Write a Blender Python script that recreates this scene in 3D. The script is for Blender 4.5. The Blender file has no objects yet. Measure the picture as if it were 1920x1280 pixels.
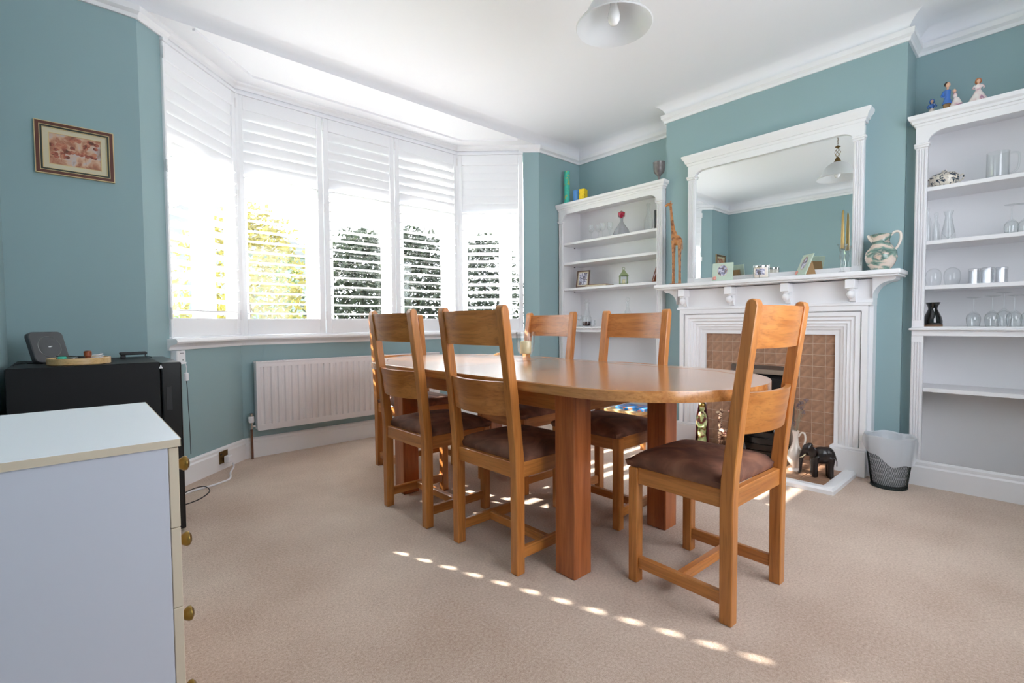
import bpy, bmesh, math, random
from math import sin, cos, pi, radians as R
from mathutils import Vector, Matrix
random.seed(7)
C = bpy.context.scene.collection
S = bpy.context.scene

# ------------------------------------------------------------------ camera, sky, sun, exposure
YAW, PITCH, ROLL, FPX = R(42.269), R(2.156), R(-0.41), 907.54
fwd = Vector((sin(YAW)*cos(PITCH), cos(YAW)*cos(PITCH), -sin(PITCH)))
rgt = Vector((cos(YAW), -sin(YAW), 0)); upv = rgt.cross(fwd)
ix = rgt*cos(ROLL) + upv*sin(ROLL); iy = upv*cos(ROLL) - rgt*sin(ROLL)
cam = bpy.data.objects.new('camera', bpy.data.cameras.new('camera')); C.objects.link(cam)
cam.matrix_world = Matrix(((ix.x, iy.x, -fwd.x, 0), (ix.y, iy.y, -fwd.y, 0), (ix.z, iy.z, -fwd.z, 1.0), (0, 0, 0, 1)))
cam.data.sensor_width = 36; cam.data.lens = FPX/1920*36; cam.data.clip_start = 0.02
S.camera = cam
w = bpy.data.worlds.new('sky'); S.world = w; w.use_nodes = True
bg = w.node_tree.nodes['Background']; bg.inputs[0].default_value = (0.90, 0.93, 1.0, 1); bg.inputs[1].default_value = 3.2
sd = bpy.data.lights.new('sun', 'SUN'); sd.energy = 15; sd.angle = R(0.53); sd.color = (1, 0.95, 0.86)
sun = bpy.data.objects.new('sun', sd); C.objects.link(sun)
EL = R(31.5); SD = Vector((0.319*cos(EL), -0.948*cos(EL), -sin(EL)))
sun.rotation_euler = SD.to_track_quat('-Z', 'Y').to_euler(); sun.location = (-3, 12, 9)
S.view_settings.view_transform = 'Standard'; S.view_settings.look = 'None'
S.view_settings.gamma = 1; S.view_settings.use_curve_mapping = False
S.view_settings.exposure = 1.27
S.cycles.max_bounces = 12; S.cycles.diffuse_bounces = 8; S.cycles.glossy_bounces = 6
S.cycles.transparent_max_bounces = 24; S.cycles.transmission_bounces = 8
S.cycles.sample_clamp_indirect = 6; S.cycles.use_denoising = True

# ------------------------------------------------------------------ materials
def lin(c):
    return tuple(((v/255)/12.92 if v <= 10 else (((v/255)+.055)/1.055)**2.4) for v in c) + (1,)
def mat(name, col=(200, 200, 200), rough=.5, metal=0, spec=.5, bump=0, bscale=200, var=0, vscale=8, coat=0, rnd=0, trans=0):
    m = bpy.data.materials.new(name); m.use_nodes = True
    nt = m.node_tree; b = nt.nodes['Principled BSDF']; L = nt.links
    b.inputs['Base Color'].default_value = lin(col); b.inputs['Roughness'].default_value = rough
    b.inputs['Metallic'].default_value = metal; b.inputs['Specular IOR Level'].default_value = spec
    b.inputs['Coat Weight'].default_value = coat; b.inputs['Coat Roughness'].default_value = .15
    tc = nt.nodes.new('ShaderNodeTexCoord')
    if var or rnd:
        n = nt.nodes.new('ShaderNodeTexNoise'); n.inputs['Scale'].default_value = vscale; n.inputs['Detail'].default_value = 5
        L.new(tc.outputs['Object'], n.inputs['Vector'])
        h = nt.nodes.new('ShaderNodeHueSaturation'); h.inputs['Color'].default_value = lin(col)
        mr = nt.nodes.new('ShaderNodeMapRange'); mr.inputs[1].default_value = .3; mr.inputs[2].default_value = .7
        mr.inputs[3].default_value = 1-var; mr.inputs[4].default_value = 1+var
        L.new(n.outputs['Fac'], mr.inputs[0])
        src = mr.outputs[0]
        if rnd:
            oi = nt.nodes.new('ShaderNodeObjectInfo'); m2 = nt.nodes.new('ShaderNodeMapRange')
            m2.inputs[3].default_value = 1-rnd; m2.inputs[4].default_value = 1+rnd; L.new(oi.outputs['Random'], m2.inputs[0])
            mu = nt.nodes.new('ShaderNodeMath'); mu.operation = 'MULTIPLY'; L.new(src, mu.inputs[0]); L.new(m2.outputs[0], mu.inputs[1]); src = mu.outputs[0]
        L.new(src, h.inputs['Value']); L.new(h.outputs[0], b.inputs['Base Color'])
    if bump:
        n = nt.nodes.new('ShaderNodeTexNoise'); n.inputs['Scale'].default_value = bscale; n.inputs['Detail'].default_value = 3
        L.new(tc.outputs['Object'], n.inputs['Vector'])
        bp = nt.nodes.new('ShaderNodeBump'); bp.inputs['Strength'].default_value = bump; bp.inputs['Distance'].default_value = .004
        L.new(n.outputs['Fac'], bp.inputs['Height']); L.new(bp.outputs[0], b.inputs['Normal'])
    return m
def wood(name, c1, c2, axis, rough=.35, scale=1.0, coat=.25):
    m = bpy.data.materials.new(name); m.use_nodes = True
    nt = m.node_tree; b = nt.nodes['Principled BSDF']; L = nt.links
    tc = nt.nodes.new('ShaderNodeTexCoord'); mp = nt.nodes.new('ShaderNodeMapping'); oi = nt.nodes.new('ShaderNodeObjectInfo')
    sc = [22*scale]*3; sc[axis] = 1.3*scale; mp.inputs['Scale'].default_value = sc
    L.new(tc.outputs['Object'], mp.inputs['Vector'])
    ad = nt.nodes.new('ShaderNodeVectorMath'); ad.operation = 'ADD'
    mu = nt.nodes.new('ShaderNodeMath'); mu.operation = 'MULTIPLY'; mu.inputs[1].default_value = 37
    L.new(oi.outputs['Random'], mu.inputs[0]); L.new(mp.outputs[0], ad.inputs[0]); L.new(mu.outputs[0], ad.inputs[1])
    n = nt.nodes.new('ShaderNodeTexNoise'); n.inputs['Scale'].default_value = 1; n.inputs['Detail'].default_value = 8; n.inputs['Distortion'].default_value = .9
    L.new(ad.outputs[0], n.inputs['Vector'])
    n2 = nt.nodes.new('ShaderNodeTexNoise'); n2.inputs['Scale'].default_value = 6; n2.inputs['Detail'].default_value = 4
    L.new(ad.outputs[0], n2.inputs['Vector'])
    r = nt.nodes.new('ShaderNodeValToRGB'); r.color_ramp.elements[0].color = lin(c2); r.color_ramp.elements[1].color = lin(c1)
    r.color_ramp.elements[0].position = .32; r.color_ramp.elements[1].position = .62
    L.new(n.outputs['Fac'], r.inputs[0])
    mx = nt.nodes.new('ShaderNodeMix'); mx.data_type = 'RGBA'; mx.blend_type = 'MULTIPLY'; mx.inputs[0].default_value = .35
    r2 = nt.nodes.new('ShaderNodeValToRGB'); r2.color_ramp.elements[0].position = .35; r2.color_ramp.elements[1].position = .5
    r2.color_ramp.elements[0].color = (.45, .4, .35, 1); r2.color_ramp.elements[1].color = (1, 1, 1, 1)
    L.new(n2.outputs['Fac'], r2.inputs[0]); L.new(r.outputs[0], mx.inputs[6]); L.new(r2.outputs[0], mx.inputs[7])
    h = nt.nodes.new('ShaderNodeHueSaturation'); m2 = nt.nodes.new('ShaderNodeMapRange'); m2.inputs[3].default_value = .9; m2.inputs[4].default_value = 1.1
    L.new(oi.outputs['Random'], m2.inputs[0]); L.new(m2.outputs[0], h.inputs['Value']); L.new(mx.outputs[2], h.inputs['Color'])
    L.new(h.outputs[0], b.inputs['Base Color'])
    b.inputs['Roughness'].default_value = rough; b.inputs['Coat Weight'].default_value = coat; b.inputs['Coat Roughness'].default_value = .2
    bp = nt.nodes.new('ShaderNodeBump'); bp.inputs['Strength'].default_value = .12; bp.inputs['Distance'].default_value = .002
    L.new(n2.outputs['Fac'], bp.inputs['Height']); L.new(bp.outputs[0], b.inputs['Normal'])
    return m
def glass(name, tint=(252, 253, 253), edge=.88, refl=1.0):
    m = bpy.data.materials.new(name); m.use_nodes = True
    nt = m.node_tree; L = nt.links; nt.nodes.remove(nt.nodes['Principled BSDF']); out = nt.nodes['Material Output']
    lw = nt.nodes.new('ShaderNodeLayerWeight'); lw.inputs[0].default_value = .5
    r = nt.nodes.new('ShaderNodeValToRGB'); t = lin(tint)
    r.color_ramp.elements[0].color = t; r.color_ramp.elements[0].position = .45
    r.color_ramp.elements[1].color = (t[0]*edge, t[1]*edge, t[2]*edge, 1); r.color_ramp.elements[1].position = .95
    L.new(lw.outputs['Facing'], r.inputs[0])
    tr = nt.nodes.new('ShaderNodeBsdfTransparent'); L.new(r.outputs[0], tr.inputs[0])
    gl = nt.nodes.new('ShaderNodeBsdfGlossy'); gl.inputs['Roughness'].default_value = .04
    pw = nt.nodes.new('ShaderNodeMath'); pw.operation = 'POWER'; pw.inputs[1].default_value = 3.5; L.new(lw.outputs['Facing'], pw.inputs[0])
    mu = nt.nodes.new('ShaderNodeMath'); mu.operation = 'MULTIPLY_ADD'; mu.inputs[1].default_value = .4*refl; mu.inputs[2].default_value = .05*refl; L.new(pw.outputs[0], mu.inputs[0])
    mx = nt.nodes.new('ShaderNodeMixShader'); L.new(mu.outputs[0], mx.inputs[0]); L.new(tr.outputs[0], mx.inputs[1]); L.new(gl.outputs[0], mx.inputs[2])
    L.new(mx.outputs[0], out.inputs[0]); return m
def leafmat(name, col, tl=.5, var=.35, rough=.6):
    m = mat(name, col, rough, var=var, vscale=6); nt = m.node_tree; L = nt.links; b = nt.nodes['Principled BSDF']; out = nt.nodes['Material Output']
    t = nt.nodes.new('ShaderNodeBsdfTranslucent'); t.inputs[0].default_value = lin(col)
    mx = nt.nodes.new('ShaderNodeMixShader'); mx.inputs[0].default_value = tl
    L.new(b.outputs[0], mx.inputs[1]); L.new(t.outputs[0], mx.inputs[2]); L.new(mx.outputs[0], out.inputs[0]); return m
def ramp_noise(name, stops, scale=6, rough=.5, stretch=(1, 1, 1), detail=6, dist=.6):
    m = bpy.data.materials.new(name); m.use_nodes = True; nt = m.node_tree; L = nt.links; b = nt.nodes['Principled BSDF']
    tc = nt.nodes.new('ShaderNodeTexCoord'); mp = nt.nodes.new('ShaderNodeMapping'); mp.inputs['Scale'].default_value = stretch
    n = nt.nodes.new('ShaderNodeTexNoise'); n.inputs['Scale'].default_value = scale; n.inputs['Detail'].default_value = detail; n.inputs['Distortion'].default_value = dist
    r = nt.nodes.new('ShaderNodeValToRGB'); e = r.color_ramp.elements
    while len(e) < len(stops): e.new(.5)
    for el, (p, c) in zip(e, stops): el.position = p; el.color = lin(c)
    L.new(tc.outputs['Object'], mp.inputs[0]); L.new(mp.outputs[0], n.inputs['Vector']); L.new(n.outputs['Fac'], r.inputs[0]); L.new(r.outputs[0], b.inputs['Base Color'])
    b.inputs['Roughness'].default_value = rough; return m

M = {}
M['teal'] = mat('teal wall paint', (147, 173, 177), .6, spec=.3, bump=.05, bscale=350)
M['ceil'] = mat('white ceiling paint', (235, 236, 240), .8, spec=.2)
M['white'] = mat('white gloss paint', (236, 236, 238), .32, spec=.45)
M['shut'] = mat('white shutter paint', (238, 239, 242), .38, spec=.4)
M['satin'] = mat('white satin paint', (230, 229, 231), .45, spec=.4)
M['upvc'] = mat('white window frame', (240, 241, 243), .3)
M['oakx'] = wood('oak grain along x', (204, 134, 68), (174, 104, 46), 0)
M['oaky'] = wood('oak grain along y', (204, 134, 68), (174, 104, 46), 1)
M['oakz'] = wood('oak grain upright', (204, 134, 68), (174, 104, 46), 2)
M['oakleg'] = wood('darker oak grain upright', (184, 108, 60), (152, 82, 42), 2)
M['oaktop'] = wood('oiled oak top', (204, 142, 82), (176, 112, 60), 1, rough=.2, coat=.9)
M['birch'] = wood('pale birch', (226, 190, 135), (208, 165, 105), 0, scale=2)
M['suede'] = ramp_noise('brown suede', [(.3, (84, 52, 42)), (.52, (122, 80, 62)), (.72, (160, 110, 86))], 7, .75, dist=1.2)
M['brass'] = mat('aged brass', (160, 130, 70), .28, 1)
M['antbrass'] = mat('antique brass', (122, 98, 62), .4, 1)
M['chrome'] = mat('polished metal', (205, 205, 205), .18, 1)
M['steel'] = mat('brushed steel', (150, 150, 150), .3, 1)
M['black'] = mat('black gloss', (12, 12, 13), .3)
M['blackm'] = mat('black textured enamel', (12, 13, 15), .5, spec=.3, bump=.05)
M['dark'] = mat('dark plastic', (30, 30, 32), .5)
M['grey'] = mat('grey plastic', (64, 66, 70), .45)
M['drawer'] = mat('pale grey laminate', (198, 199, 210), .38)
M['drawertop'] = mat('white laminate', (244, 246, 250), .5, spec=.2)
M['edging'] = mat('beige edging', (206, 190, 168), .5)
M['plastic'] = mat('white plastic', (235, 235, 238), .35)
M['copper'] = mat('painted pipe', (110, 72, 52), .5)
M['rad'] = mat('radiator enamel', (226, 222, 224), .35)
M['tile'] = mat('brown clay tile', (158, 122, 98), .4, var=.22, vscale=30, rnd=.07, bump=.05, bscale=60)
M['grout'] = mat('pale grout', (196, 172, 152), .8)
M['mirror'] = mat('silvered glass', (238, 243, 242), .0, 1)
M['glass'] = glass('clear glass'); M['pane'] = glass('window glass', (252, 253, 253), .9, .6)
M['cutglass'] = glass('cut glass', (250, 251, 252), .86, 2.2)
M['bulb'] = mat('opal bulb', (240, 240, 240), .2)
M['wax'] = mat('ivory wax', (236, 220, 178), .45)
M['gold'] = mat('gold wax', (178, 150, 92), .35, .4)
M['ceramic'] = mat('glazed cream ceramic', (232, 220, 208), .15, coat=.6)
M['jugpaint'] = ramp_noise('painted jug glaze', [(.34, (222, 206, 194)), (.44, (214, 196, 182)), (.5, (128, 156, 144)), (.58, (84, 112, 106)), (.64, (206, 188, 174)), (.7, (188, 134, 108))], 9, .15, (1, 1, 2.2))
M['willow'] = ramp_noise('floral glaze', [(.40, (228, 220, 206)), (.52, (224, 214, 198)), (.56, (60, 78, 96)), (.66, (42, 44, 50))], 70, .2)
M['blackglaze'] = mat('black glaze', (10, 14, 13), .08, coat=.7)
M['terracotta'] = mat('bare clay', (120, 90, 66), .7)
M['ebony'] = mat('carved ebony', (34, 24, 22), .28, var=.3, vscale=14)
M['giraffe'] = ramp_noise('carved giraffe wood', [(.4, (186, 128, 76)), (.52, (172, 112, 62)), (.62, (120, 74, 42))], 30, .45)
M['turq'] = ramp_noise('turquoise gift tube', [(.45, (70, 196, 172)), (.58, (58, 182, 160)), (.62, (198, 190, 70))], 22, .35)
M['bluecan'] = mat('blue tin', (88, 146, 214), .35); M['yellow'] = ramp_noise('yellow printed card', [(.5, (240, 206, 30)), (.6, (236, 200, 24)), (.66, (170, 140, 30))], 60, .5)
M['pewter'] = mat('pewter grey glaze', (110, 104, 104), .3, var=.3, vscale=25, coat=.3)
M['ruby'] = mat('ruby glass', (164, 20, 56), .06, coat=1)
M['ribglass'] = mat('grey ribbed glass', (168, 170, 176), .12); M['ribglass'].node_tree.nodes['Principled BSDF'].inputs['Alpha'].default_value = .6
M['wine'] = mat('dark port', (46, 10, 14), .1)
M['green'] = mat('sage painted metal', (138, 152, 112), .5)
M['photo'] = ramp_noise('photo print', [(.4, (216, 214, 222)), (.5, (150, 150, 178)), (.58, (60, 56, 66)), (.66, (216, 182, 170))], 34, .4)
M['paleframe'] = mat('bronze frame', (96, 70, 56), .4); M['redwood'] = mat('reddish wood', (142, 72, 40), .4)
M['mount'] = mat('cream mount', (206, 196, 170), .8)
M['aqua'] = mat('pale aqua card', (190, 206, 190), .6, var=.06, vscale=20)
M['pinkflower'] = mat('pink resin flower', (226, 158, 146), .5); M['brownback'] = mat('brown backing board', (150, 116, 76), .7)
M['skin'] = mat('painted skin tone', (226, 180, 152), .35); M['hair'] = mat('dark hair', (42, 28, 24), .5); M['ginger'] = mat('auburn hair', (176, 110, 70), .5)
M['blueglaze'] = mat('blue glaze', (62, 112, 190), .2, coat=.5)
M['porc'] = ramp_noise('porcelain gown', [(.42, (238, 230, 226)), (.55, (230, 210, 208)), (.62, (196, 140, 160)), (.7, (110, 130, 150))], 26, .2)
M['figcream'] = ramp_noise('painted carved figure', [(.38, (214, 206, 160)), (.5, (150, 170, 110)), (.58, (120, 46, 34)), (.68, (60, 34, 28))], 22, .35)
M['maroon'] = mat('maroon lacquer', (84, 22, 36), .3)
M['zebra'] = ramp_noise('striped dark wood', [(.42, (58, 24, 20)), (.5, (110, 60, 44)), (.56, (226, 200, 170))], 26, .35, (1, 1, 4))
M['liner'] = mat('thin white liner', (226, 230, 236), .3); M['liner'].node_tree.nodes['Principled BSDF'].inputs['Alpha'].default_value = .55
M['wire'] = mat('dark mesh wire', (44, 52, 50), .4, .5)
M['dried'] = mat('dried seed heads', (130, 112, 112), .8, var=.4, vscale=60); M['stalk'] = mat('dried stalk', (150, 140, 120), .7)
M['bluebox'] = ramp_noise('blue game box print', [(.4, (40, 120, 190)), (.55, (66, 142, 206)), (.62, (226, 120, 90)), (.7, (90, 170, 110))], 28, .4)
M['painting'] = ramp_noise('autumn landscape', [(.3, (120, 76, 62)), (.42, (176, 118, 92)), (.52, (206, 168, 140)), (.62, (190, 178, 176)), (.75, (150, 120, 100))], 16, .6)
M['treepaint'] = ramp_noise('russet tree brushwork', [(.35, (96, 60, 50)), (.5, (170, 96, 76)), (.65, (198, 140, 110))], 40, .7)
M['framebrown'] = mat('brown frame', (96, 50, 38), .4); M['framegold'] = mat('gold slip', (214, 190, 140), .35, .4); M['framegreen'] = mat('dark green slip', (46, 52, 44), .5)
M['bounce_paving'] = mat('pale paving', (222, 216, 206), .8, var=.08, vscale=2)
M['grass'] = mat('lawn', (150, 180, 90), .9, var=.3, vscale=3)
M['leafy'] = leafmat('sunlit yellow leaves', (126, 118, 60)); M['leafg'] = leafmat('green leaves', (84, 100, 48)); M['leafd'] = leafmat('dark evergreen leaves', (40, 50, 34), .3)
M['bark'] = mat('bark', (90, 76, 64), .9); M['render'] = mat('pale blue render', (120, 128, 142), .8); M['roof'] = mat('slate', (110, 110, 116), .7); M['farpane'] = mat('far window', (110, 124, 150), .2)

def carpet():
    m = bpy.data.materials.new('beige carpet'); m.use_nodes = True; nt = m.node_tree; L = nt.links; b = nt.nodes['Principled BSDF']
    tc = nt.nodes.new('ShaderNodeTexCoord')
    def noise(s, d=4):
        n = nt.nodes.new('ShaderNodeTexNoise'); n.inputs['Scale'].default_value = s; n.inputs['Detail'].default_value = d; L.new(tc.outputs['Object'], n.inputs['Vector']); return n
    a, f, g = noise(1.3), noise(110, 4), noise(320, 2)
    r = nt.nodes.new('ShaderNodeValToRGB'); r.color_ramp.elements[0].color = lin((172, 144, 125)); r.color_ramp.elements[1].color = lin((228, 208, 191))
    r.color_ramp.elements[0].position = .36; r.color_ramp.elements[1].position = .64
    ad = nt.nodes.new('ShaderNodeMath'); ad.operation = 'MULTIPLY_ADD'; ad.inputs[1].default_value = .45
    L.new(a.outputs['Fac'], ad.inputs[0]); m2 = nt.nodes.new('ShaderNodeMath'); m2.operation = 'MULTIPLY_ADD'; m2.inputs[1].default_value = .3
    L.new(f.outputs['Fac'], m2.inputs[0]); m3 = nt.nodes.new('ShaderNodeMath'); m3.operation = 'MULTIPLY'; m3.inputs[1].default_value = .25
    L.new(g.outputs['Fac'], m3.inputs[0]); L.new(m3.outputs[0], m2.inputs[2]); L.new(m2.outputs[0], ad.inputs[2]); L.new(ad.outputs[0], r.inputs[0])
    L.new(r.outputs[0], b.inputs['Base Color']); b.inputs['Roughness'].default_value = .95; b.inputs['Specular IOR Level'].default_value = .1
    b.inputs['Sheen Weight'].default_value = .2
    bp = nt.nodes.new('ShaderNodeBump'); bp.inputs['Strength'].default_value = .5; bp.inputs['Distance'].default_value = .006
    L.new(g.outputs['Fac'], bp.inputs['Height']); L.new(bp.outputs[0], b.inputs['Normal']); return m
M['carpet'] = carpet()
M['frost'] = leafmat('alabaster glass', (236, 237, 238), .5, .03, .35)

# ------------------------------------------------------------------ mesh builder
class B:
    def __init__(s): s.bm = bmesh.new()
    def _add(s, vs, fs):
        v = [s.bm.verts.new(p) for p in vs]
        for f in fs:
            try: s.bm.faces.new([v[i] for i in f])
            except ValueError: pass
        return v
    def box(s, x0, x1, y0, y1, z0, z1, bev=0, seg=1):
        b2 = bmesh.new()
        v = [b2.verts.new(p) for p in ((x0,y0,z0),(x1,y0,z0),(x1,y1,z0),(x0,y1,z0),(x0,y0,z1),(x1,y0,z1),(x1,y1,z1),(x0,y1,z1))]
        for f in ((3,2,1,0),(4,5,6,7),(0,1,5,4),(1,2,6,5),(2,3,7,6),(3,0,4,7)): b2.faces.new([v[i] for i in f])
        if bev: bmesh.ops.bevel(b2, geom=b2.edges[:], offset=bev, segments=seg, affect='EDGES', profile=.5)
        return s._merge(b2)
    def _merge(s, b2, mtx=None):
        m = bpy.data.meshes.new('t')
        if mtx: b2.transform(mtx)
        b2.to_mesh(m); b2.free(); s.bm.from_mesh(m); bpy.data.meshes.remove(m); return s
    def prism(s, pts, ax, a0, a1, bev=0):
        f = {'x': lambda p, a: (a, p[0], p[1]), 'y': lambda p, a: (p[0], a, p[1]), 'z': lambda p, a: (p[0], p[1], a)}[ax]
        b2 = bmesh.new(); n = len(pts)
        v0 = [b2.verts.new(f(p, a0)) for p in pts]; v1 = [b2.verts.new(f(p, a1)) for p in pts]
        b2.faces.new(v0[::-1]); b2.faces.new(v1)
        for i in range(n): b2.faces.new((v0[i], v0[(i+1) % n], v1[(i+1) % n], v1[i]))
        bmesh.ops.recalc_face_normals(b2, faces=b2.faces[:])
        if bev: bmesh.ops.bevel(b2, geom=b2.edges[:], offset=bev, segments=1, affect='EDGES')
        return s._merge(b2)
    def lathe(s, prof, c=(0, 0, 0), n=24, sx=1, sy=1):
        rings = []
        for r, z in prof:
            if r < 1e-6: rings.append([s.bm.verts.new((c[0], c[1], c[2]+z))])
            else: rings.append([s.bm.verts.new((c[0]+r*sx*cos(2*pi*i/n), c[1]+r*sy*sin(2*pi*i/n), c[2]+z)) for i in range(n)])
        for a, b in zip(rings, rings[1:]):
            for i in range(n):
                j = (i+1) % n
                if len(a) == 1 and len(b) == 1: continue
                if len(a) == 1: s.bm.faces.new((a[0], b[j], b[i]))
                elif len(b) == 1: s.bm.faces.new((a[i], a[j], b[0]))
                else: s.bm.faces.new((a[i], a[j], b[j], b[i]))
        return s
    def tube(s, path, r, n=8, closed=False, cap=True):
        P = [Vector(p) for p in path]; k = len(P); rs = list(r) if isinstance(r, (list, tuple)) else [r]*k
        if 4 <= k <= 12 and not closed and n >= 6:
            Q, q = [], []
            for i in range(k-1):
                a, b, c, d = P[max(i-1, 0)], P[i], P[i+1], P[min(i+2, k-1)]
                for j in range(4):
                    t = j/4; Q.append(.5*(2*b+(c-a)*t+(2*a-5*b+4*c-d)*t*t+(3*b-a-3*c+d)*t**3)); q.append(rs[i]+(rs[i+1]-rs[i])*t)
            P, rs = Q+[P[-1]], q+[rs[-1]]; k = len(P)
        rings = []; nrm = None
        for i in range(k):
            if closed: t = (P[(i+1) % k]-P[i-1]).normalized()
            else: t = (P[min(i+1, k-1)]-P[max(i-1, 0)]).normalized()
            if nrm is None: nrm = t.orthogonal().normalized()
            else:
                nrm = nrm - t*nrm.dot(t)
                nrm = nrm.normalized() if nrm.length > 1e-6 else t.orthogonal().normalized()
            b = t.cross(nrm)
            rings.append([s.bm.verts.new(P[i]+(nrm*cos(2*pi*j/n)+b*sin(2*pi*j/n))*rs[i]) for j in range(n)])
        for i in range(k if closed else k-1):
            a, b = rings[i], rings[(i+1) % k]
            for j in range(n): s.bm.faces.new((a[j], a[(j+1) % n], b[(j+1) % n], b[j]))
        if cap and not closed: s.bm.faces.new(rings[0][::-1]); s.bm.faces.new(rings[-1])
        return s
    def ell(s, c, r, n=12, rot=None):
        b2 = bmesh.new(); bmesh.ops.create_uvsphere(b2, u_segments=n, v_segments=max(6, n*2//3), radius=1)
        m = Matrix.Diagonal((r[0], r[1], r[2], 1))
        if rot: m = Matrix.Rotation(rot[1], 4, rot[0]) @ m
        return s._merge(b2, Matrix.Translation(c) @ m)
    def sweep(s, path, prof, fn=None, closed=False, side=1):
        """path: 2-D points; prof: closed polygon of (offset, depth); fn maps (u, v, d) to 3-D"""
        fn = fn or (lambda u, v, d: (u, v, d)); k = len(path); rings = []
        for i in range(k):
            p = Vector(path[i])
            a = (p-Vector(path[i-1])).normalized() if (i > 0 or closed) else None
            b = (Vector(path[(i+1) % k])-p).normalized() if (i < k-1 or closed) else None
            a = a or b; b = b or a
            na = Vector((a.y, -a.x))*side; nb = Vector((b.y, -b.x))*side
            mt = (na+nb); mt = mt/ (1+na.dot(nb))
            rings.append([s.bm.verts.new(fn(p.x+mt.x*o, p.y+mt.y*o, d)) for o, d in prof])
        m = len(prof)
        for i in range(k if closed else k-1):
            a, b = rings[i], rings[(i+1) % k]
            for j in range(m): s.bm.faces.new((a[j], a[(j+1) % m], b[(j+1) % m], b[j]))
        if not closed: s.bm.faces.new(rings[0][::-1]); s.bm.faces.new(rings[-1])
        return s
    def xf(s, m): s.bm.transform(m); return s
    def emit(s, name, m, parent=None, w=False, smooth=None, kind=None):
        bm = s.bm
        bmesh.ops.recalc_face_normals(bm, faces=bm.faces[:])
        if smooth is not None:
            for f in bm.faces: f.smooth = True
            for e in bm.edges:
                if len(e.link_faces) == 2 and e.calc_face_angle(0) > R(smooth): e.smooth = False
        me = bpy.data.meshes.new(name); 
        if w and parent:
            r = parent
            while r.parent: r = r.parent
            bm.transform(Matrix.Translation(-r.location))
        bm.to_mesh(me); bm.free()
        for x in (m if isinstance(m, (list, tuple)) else [m]): me.materials.append(M[x] if isinstance(x, str) else x)
        o = bpy.data.objects.new(name, me); C.objects.link(o)
        if parent: o.parent = parent
        if kind: o['kind'] = kind
        return o
def box(*a, **k): return B().box(*a, **k)
def thing(name, label, cat, loc=(0, 0, 0), rz=0, group=None):
    o = bpy.data.objects.new(name, None); C.objects.link(o); o.location = loc; o.rotation_euler = (0, 0, rz); o.empty_display_size = .1
    o['label'] = label; o['category'] = cat
    if group: o['group'] = group
    return o
def tag(o, label, cat, group=None):
    o['label'] = label; o['category'] = cat
    if group: o['group'] = group
    return o
def struct(o, label=None):
    o['kind'] = 'structure'
    o['label'] = label or o.name; return o
def copytree(o, parent=None):
    c = o.copy(); C.objects.link(c)
    if parent: c.parent = parent
    for ch in list(o.children): copytree(ch, c)
    return c
def at(name, label, cat, b, m, loc, group=None, smooth=40, rz=0):
    o = b.emit(name, m, smooth=smooth); o.location = loc; o.rotation_euler = (0, 0, rz); return tag(o, label, cat, group)

# ------------------------------------------------------------------ room shell
XL, YW, XA, XC, YB, YC0, YC1 = -.238, 3.443, 4.127, 3.839, -.62, .601, 2.228
PA, PB, PC, PD = (.318, 3.443), (.927, 4.012), (2.916, 4.012), (3.511, 3.443)
ZM, Z0, ZC = 2.705, 2.77, 2.86
SILL, WTOP = .92, 2.70
RC = ZC-Z0
struct(box(-.5, 4.5, -1.2, 4.4, -.12, 0).emit('floor', 'carpet'), 'wall to wall beige carpet')
struct(box(-.5, 4.5, -1.2, 3.46, ZC, ZC+.12).emit('ceiling', 'ceil'), 'white ceiling with coved edges')
struct(box(-.1, 4.2, 3.443, 4.35, Z0, Z0+.3).emit('ceiling', 'ceil'), 'lower white ceiling over the bay window')
struct(box(XL-.12, XL, -1.2, 3.6, 0, ZC).emit('wall_left', 'teal'), 'teal left wall')
struct(box(XL-.12, PA[0], YW, YW+.12, 0, ZC).emit('wall_front', 'teal'), 'teal wall beside the bay on the left')
struct(box(PD[0], XA+.12, YW, YW+.12, 0, ZC).emit('wall_front', 'teal'), 'teal wall beside the bay on the right')
struct(B().prism([(XA+.15, YB-.1), (XA, YB-.1), (XA, YC0), (XC, YC0), (XC, YC1), (XA, YC1), (XA, YW+.1), (XA+.15, YW+.1)], 'z', 0, ZC).emit('wall_right', 'teal'), 'teal right wall with chimney breast')
struct(box(3.872, XA+.01, .5465, YC0+.002, 0, 2.2).emit('wall_right', 'teal'), 'teal filler strip between chimney breast and right bookcase')
# unseen back wall; its opening is added to let fill light in
OX0, OX1, OZ0, OZ = .8, 2.85, .9, 2.3
struct(B().box(XL-.1, OX0, YB-.12, YB, 0, ZC).box(OX1, XA+.1, YB-.12, YB, 0, ZC).box(OX0, OX1, YB-.12, YB, OZ, ZC).box(OX0, OX1, YB-.12, YB, 0, OZ0).emit('wall_back', 'teal'), 'teal rear wall with an added opening for fill light')
def slab(p, q, z0, z1, th=.14):
    p, q = Vector(p), Vector(q); t = (q-p).normalized(); n = Vector((-t.y, t.x))
    return B().prism([p[:], q[:], (q+n*th)[:], (p+n*th)[:]], 'z', z0, z1)
for nm, p, q in (('wall_bay_left', PA, PB), ('wall_bay_centre', PB, PC), ('wall_bay_right', PC, PD)):
    struct(slab(p, q, 0, SILL-.05).emit(nm, 'teal'), 'teal wall under the bay window')
    struct(slab(p, q, WTOP+.005, Z0+.05).emit(nm, 'ceil'), 'head of the bay above the shutters')
OBL = Vector((PB[0]-PA[0], PB[1]-PA[1])); OL = OBL.length; ot = OBL/OL
OBR = Vector((PD[0]-PC[0], PD[1]-PC[1])); orr = OBR.normalized()
W0 = .160  # teal reveal length on each angled wall
eL = (PA[0]+ot.x*W0, PA[1]+ot.y*W0); eR = (PD[0]-orr.x*W0, PD[1]-orr.y*W0)
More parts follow.
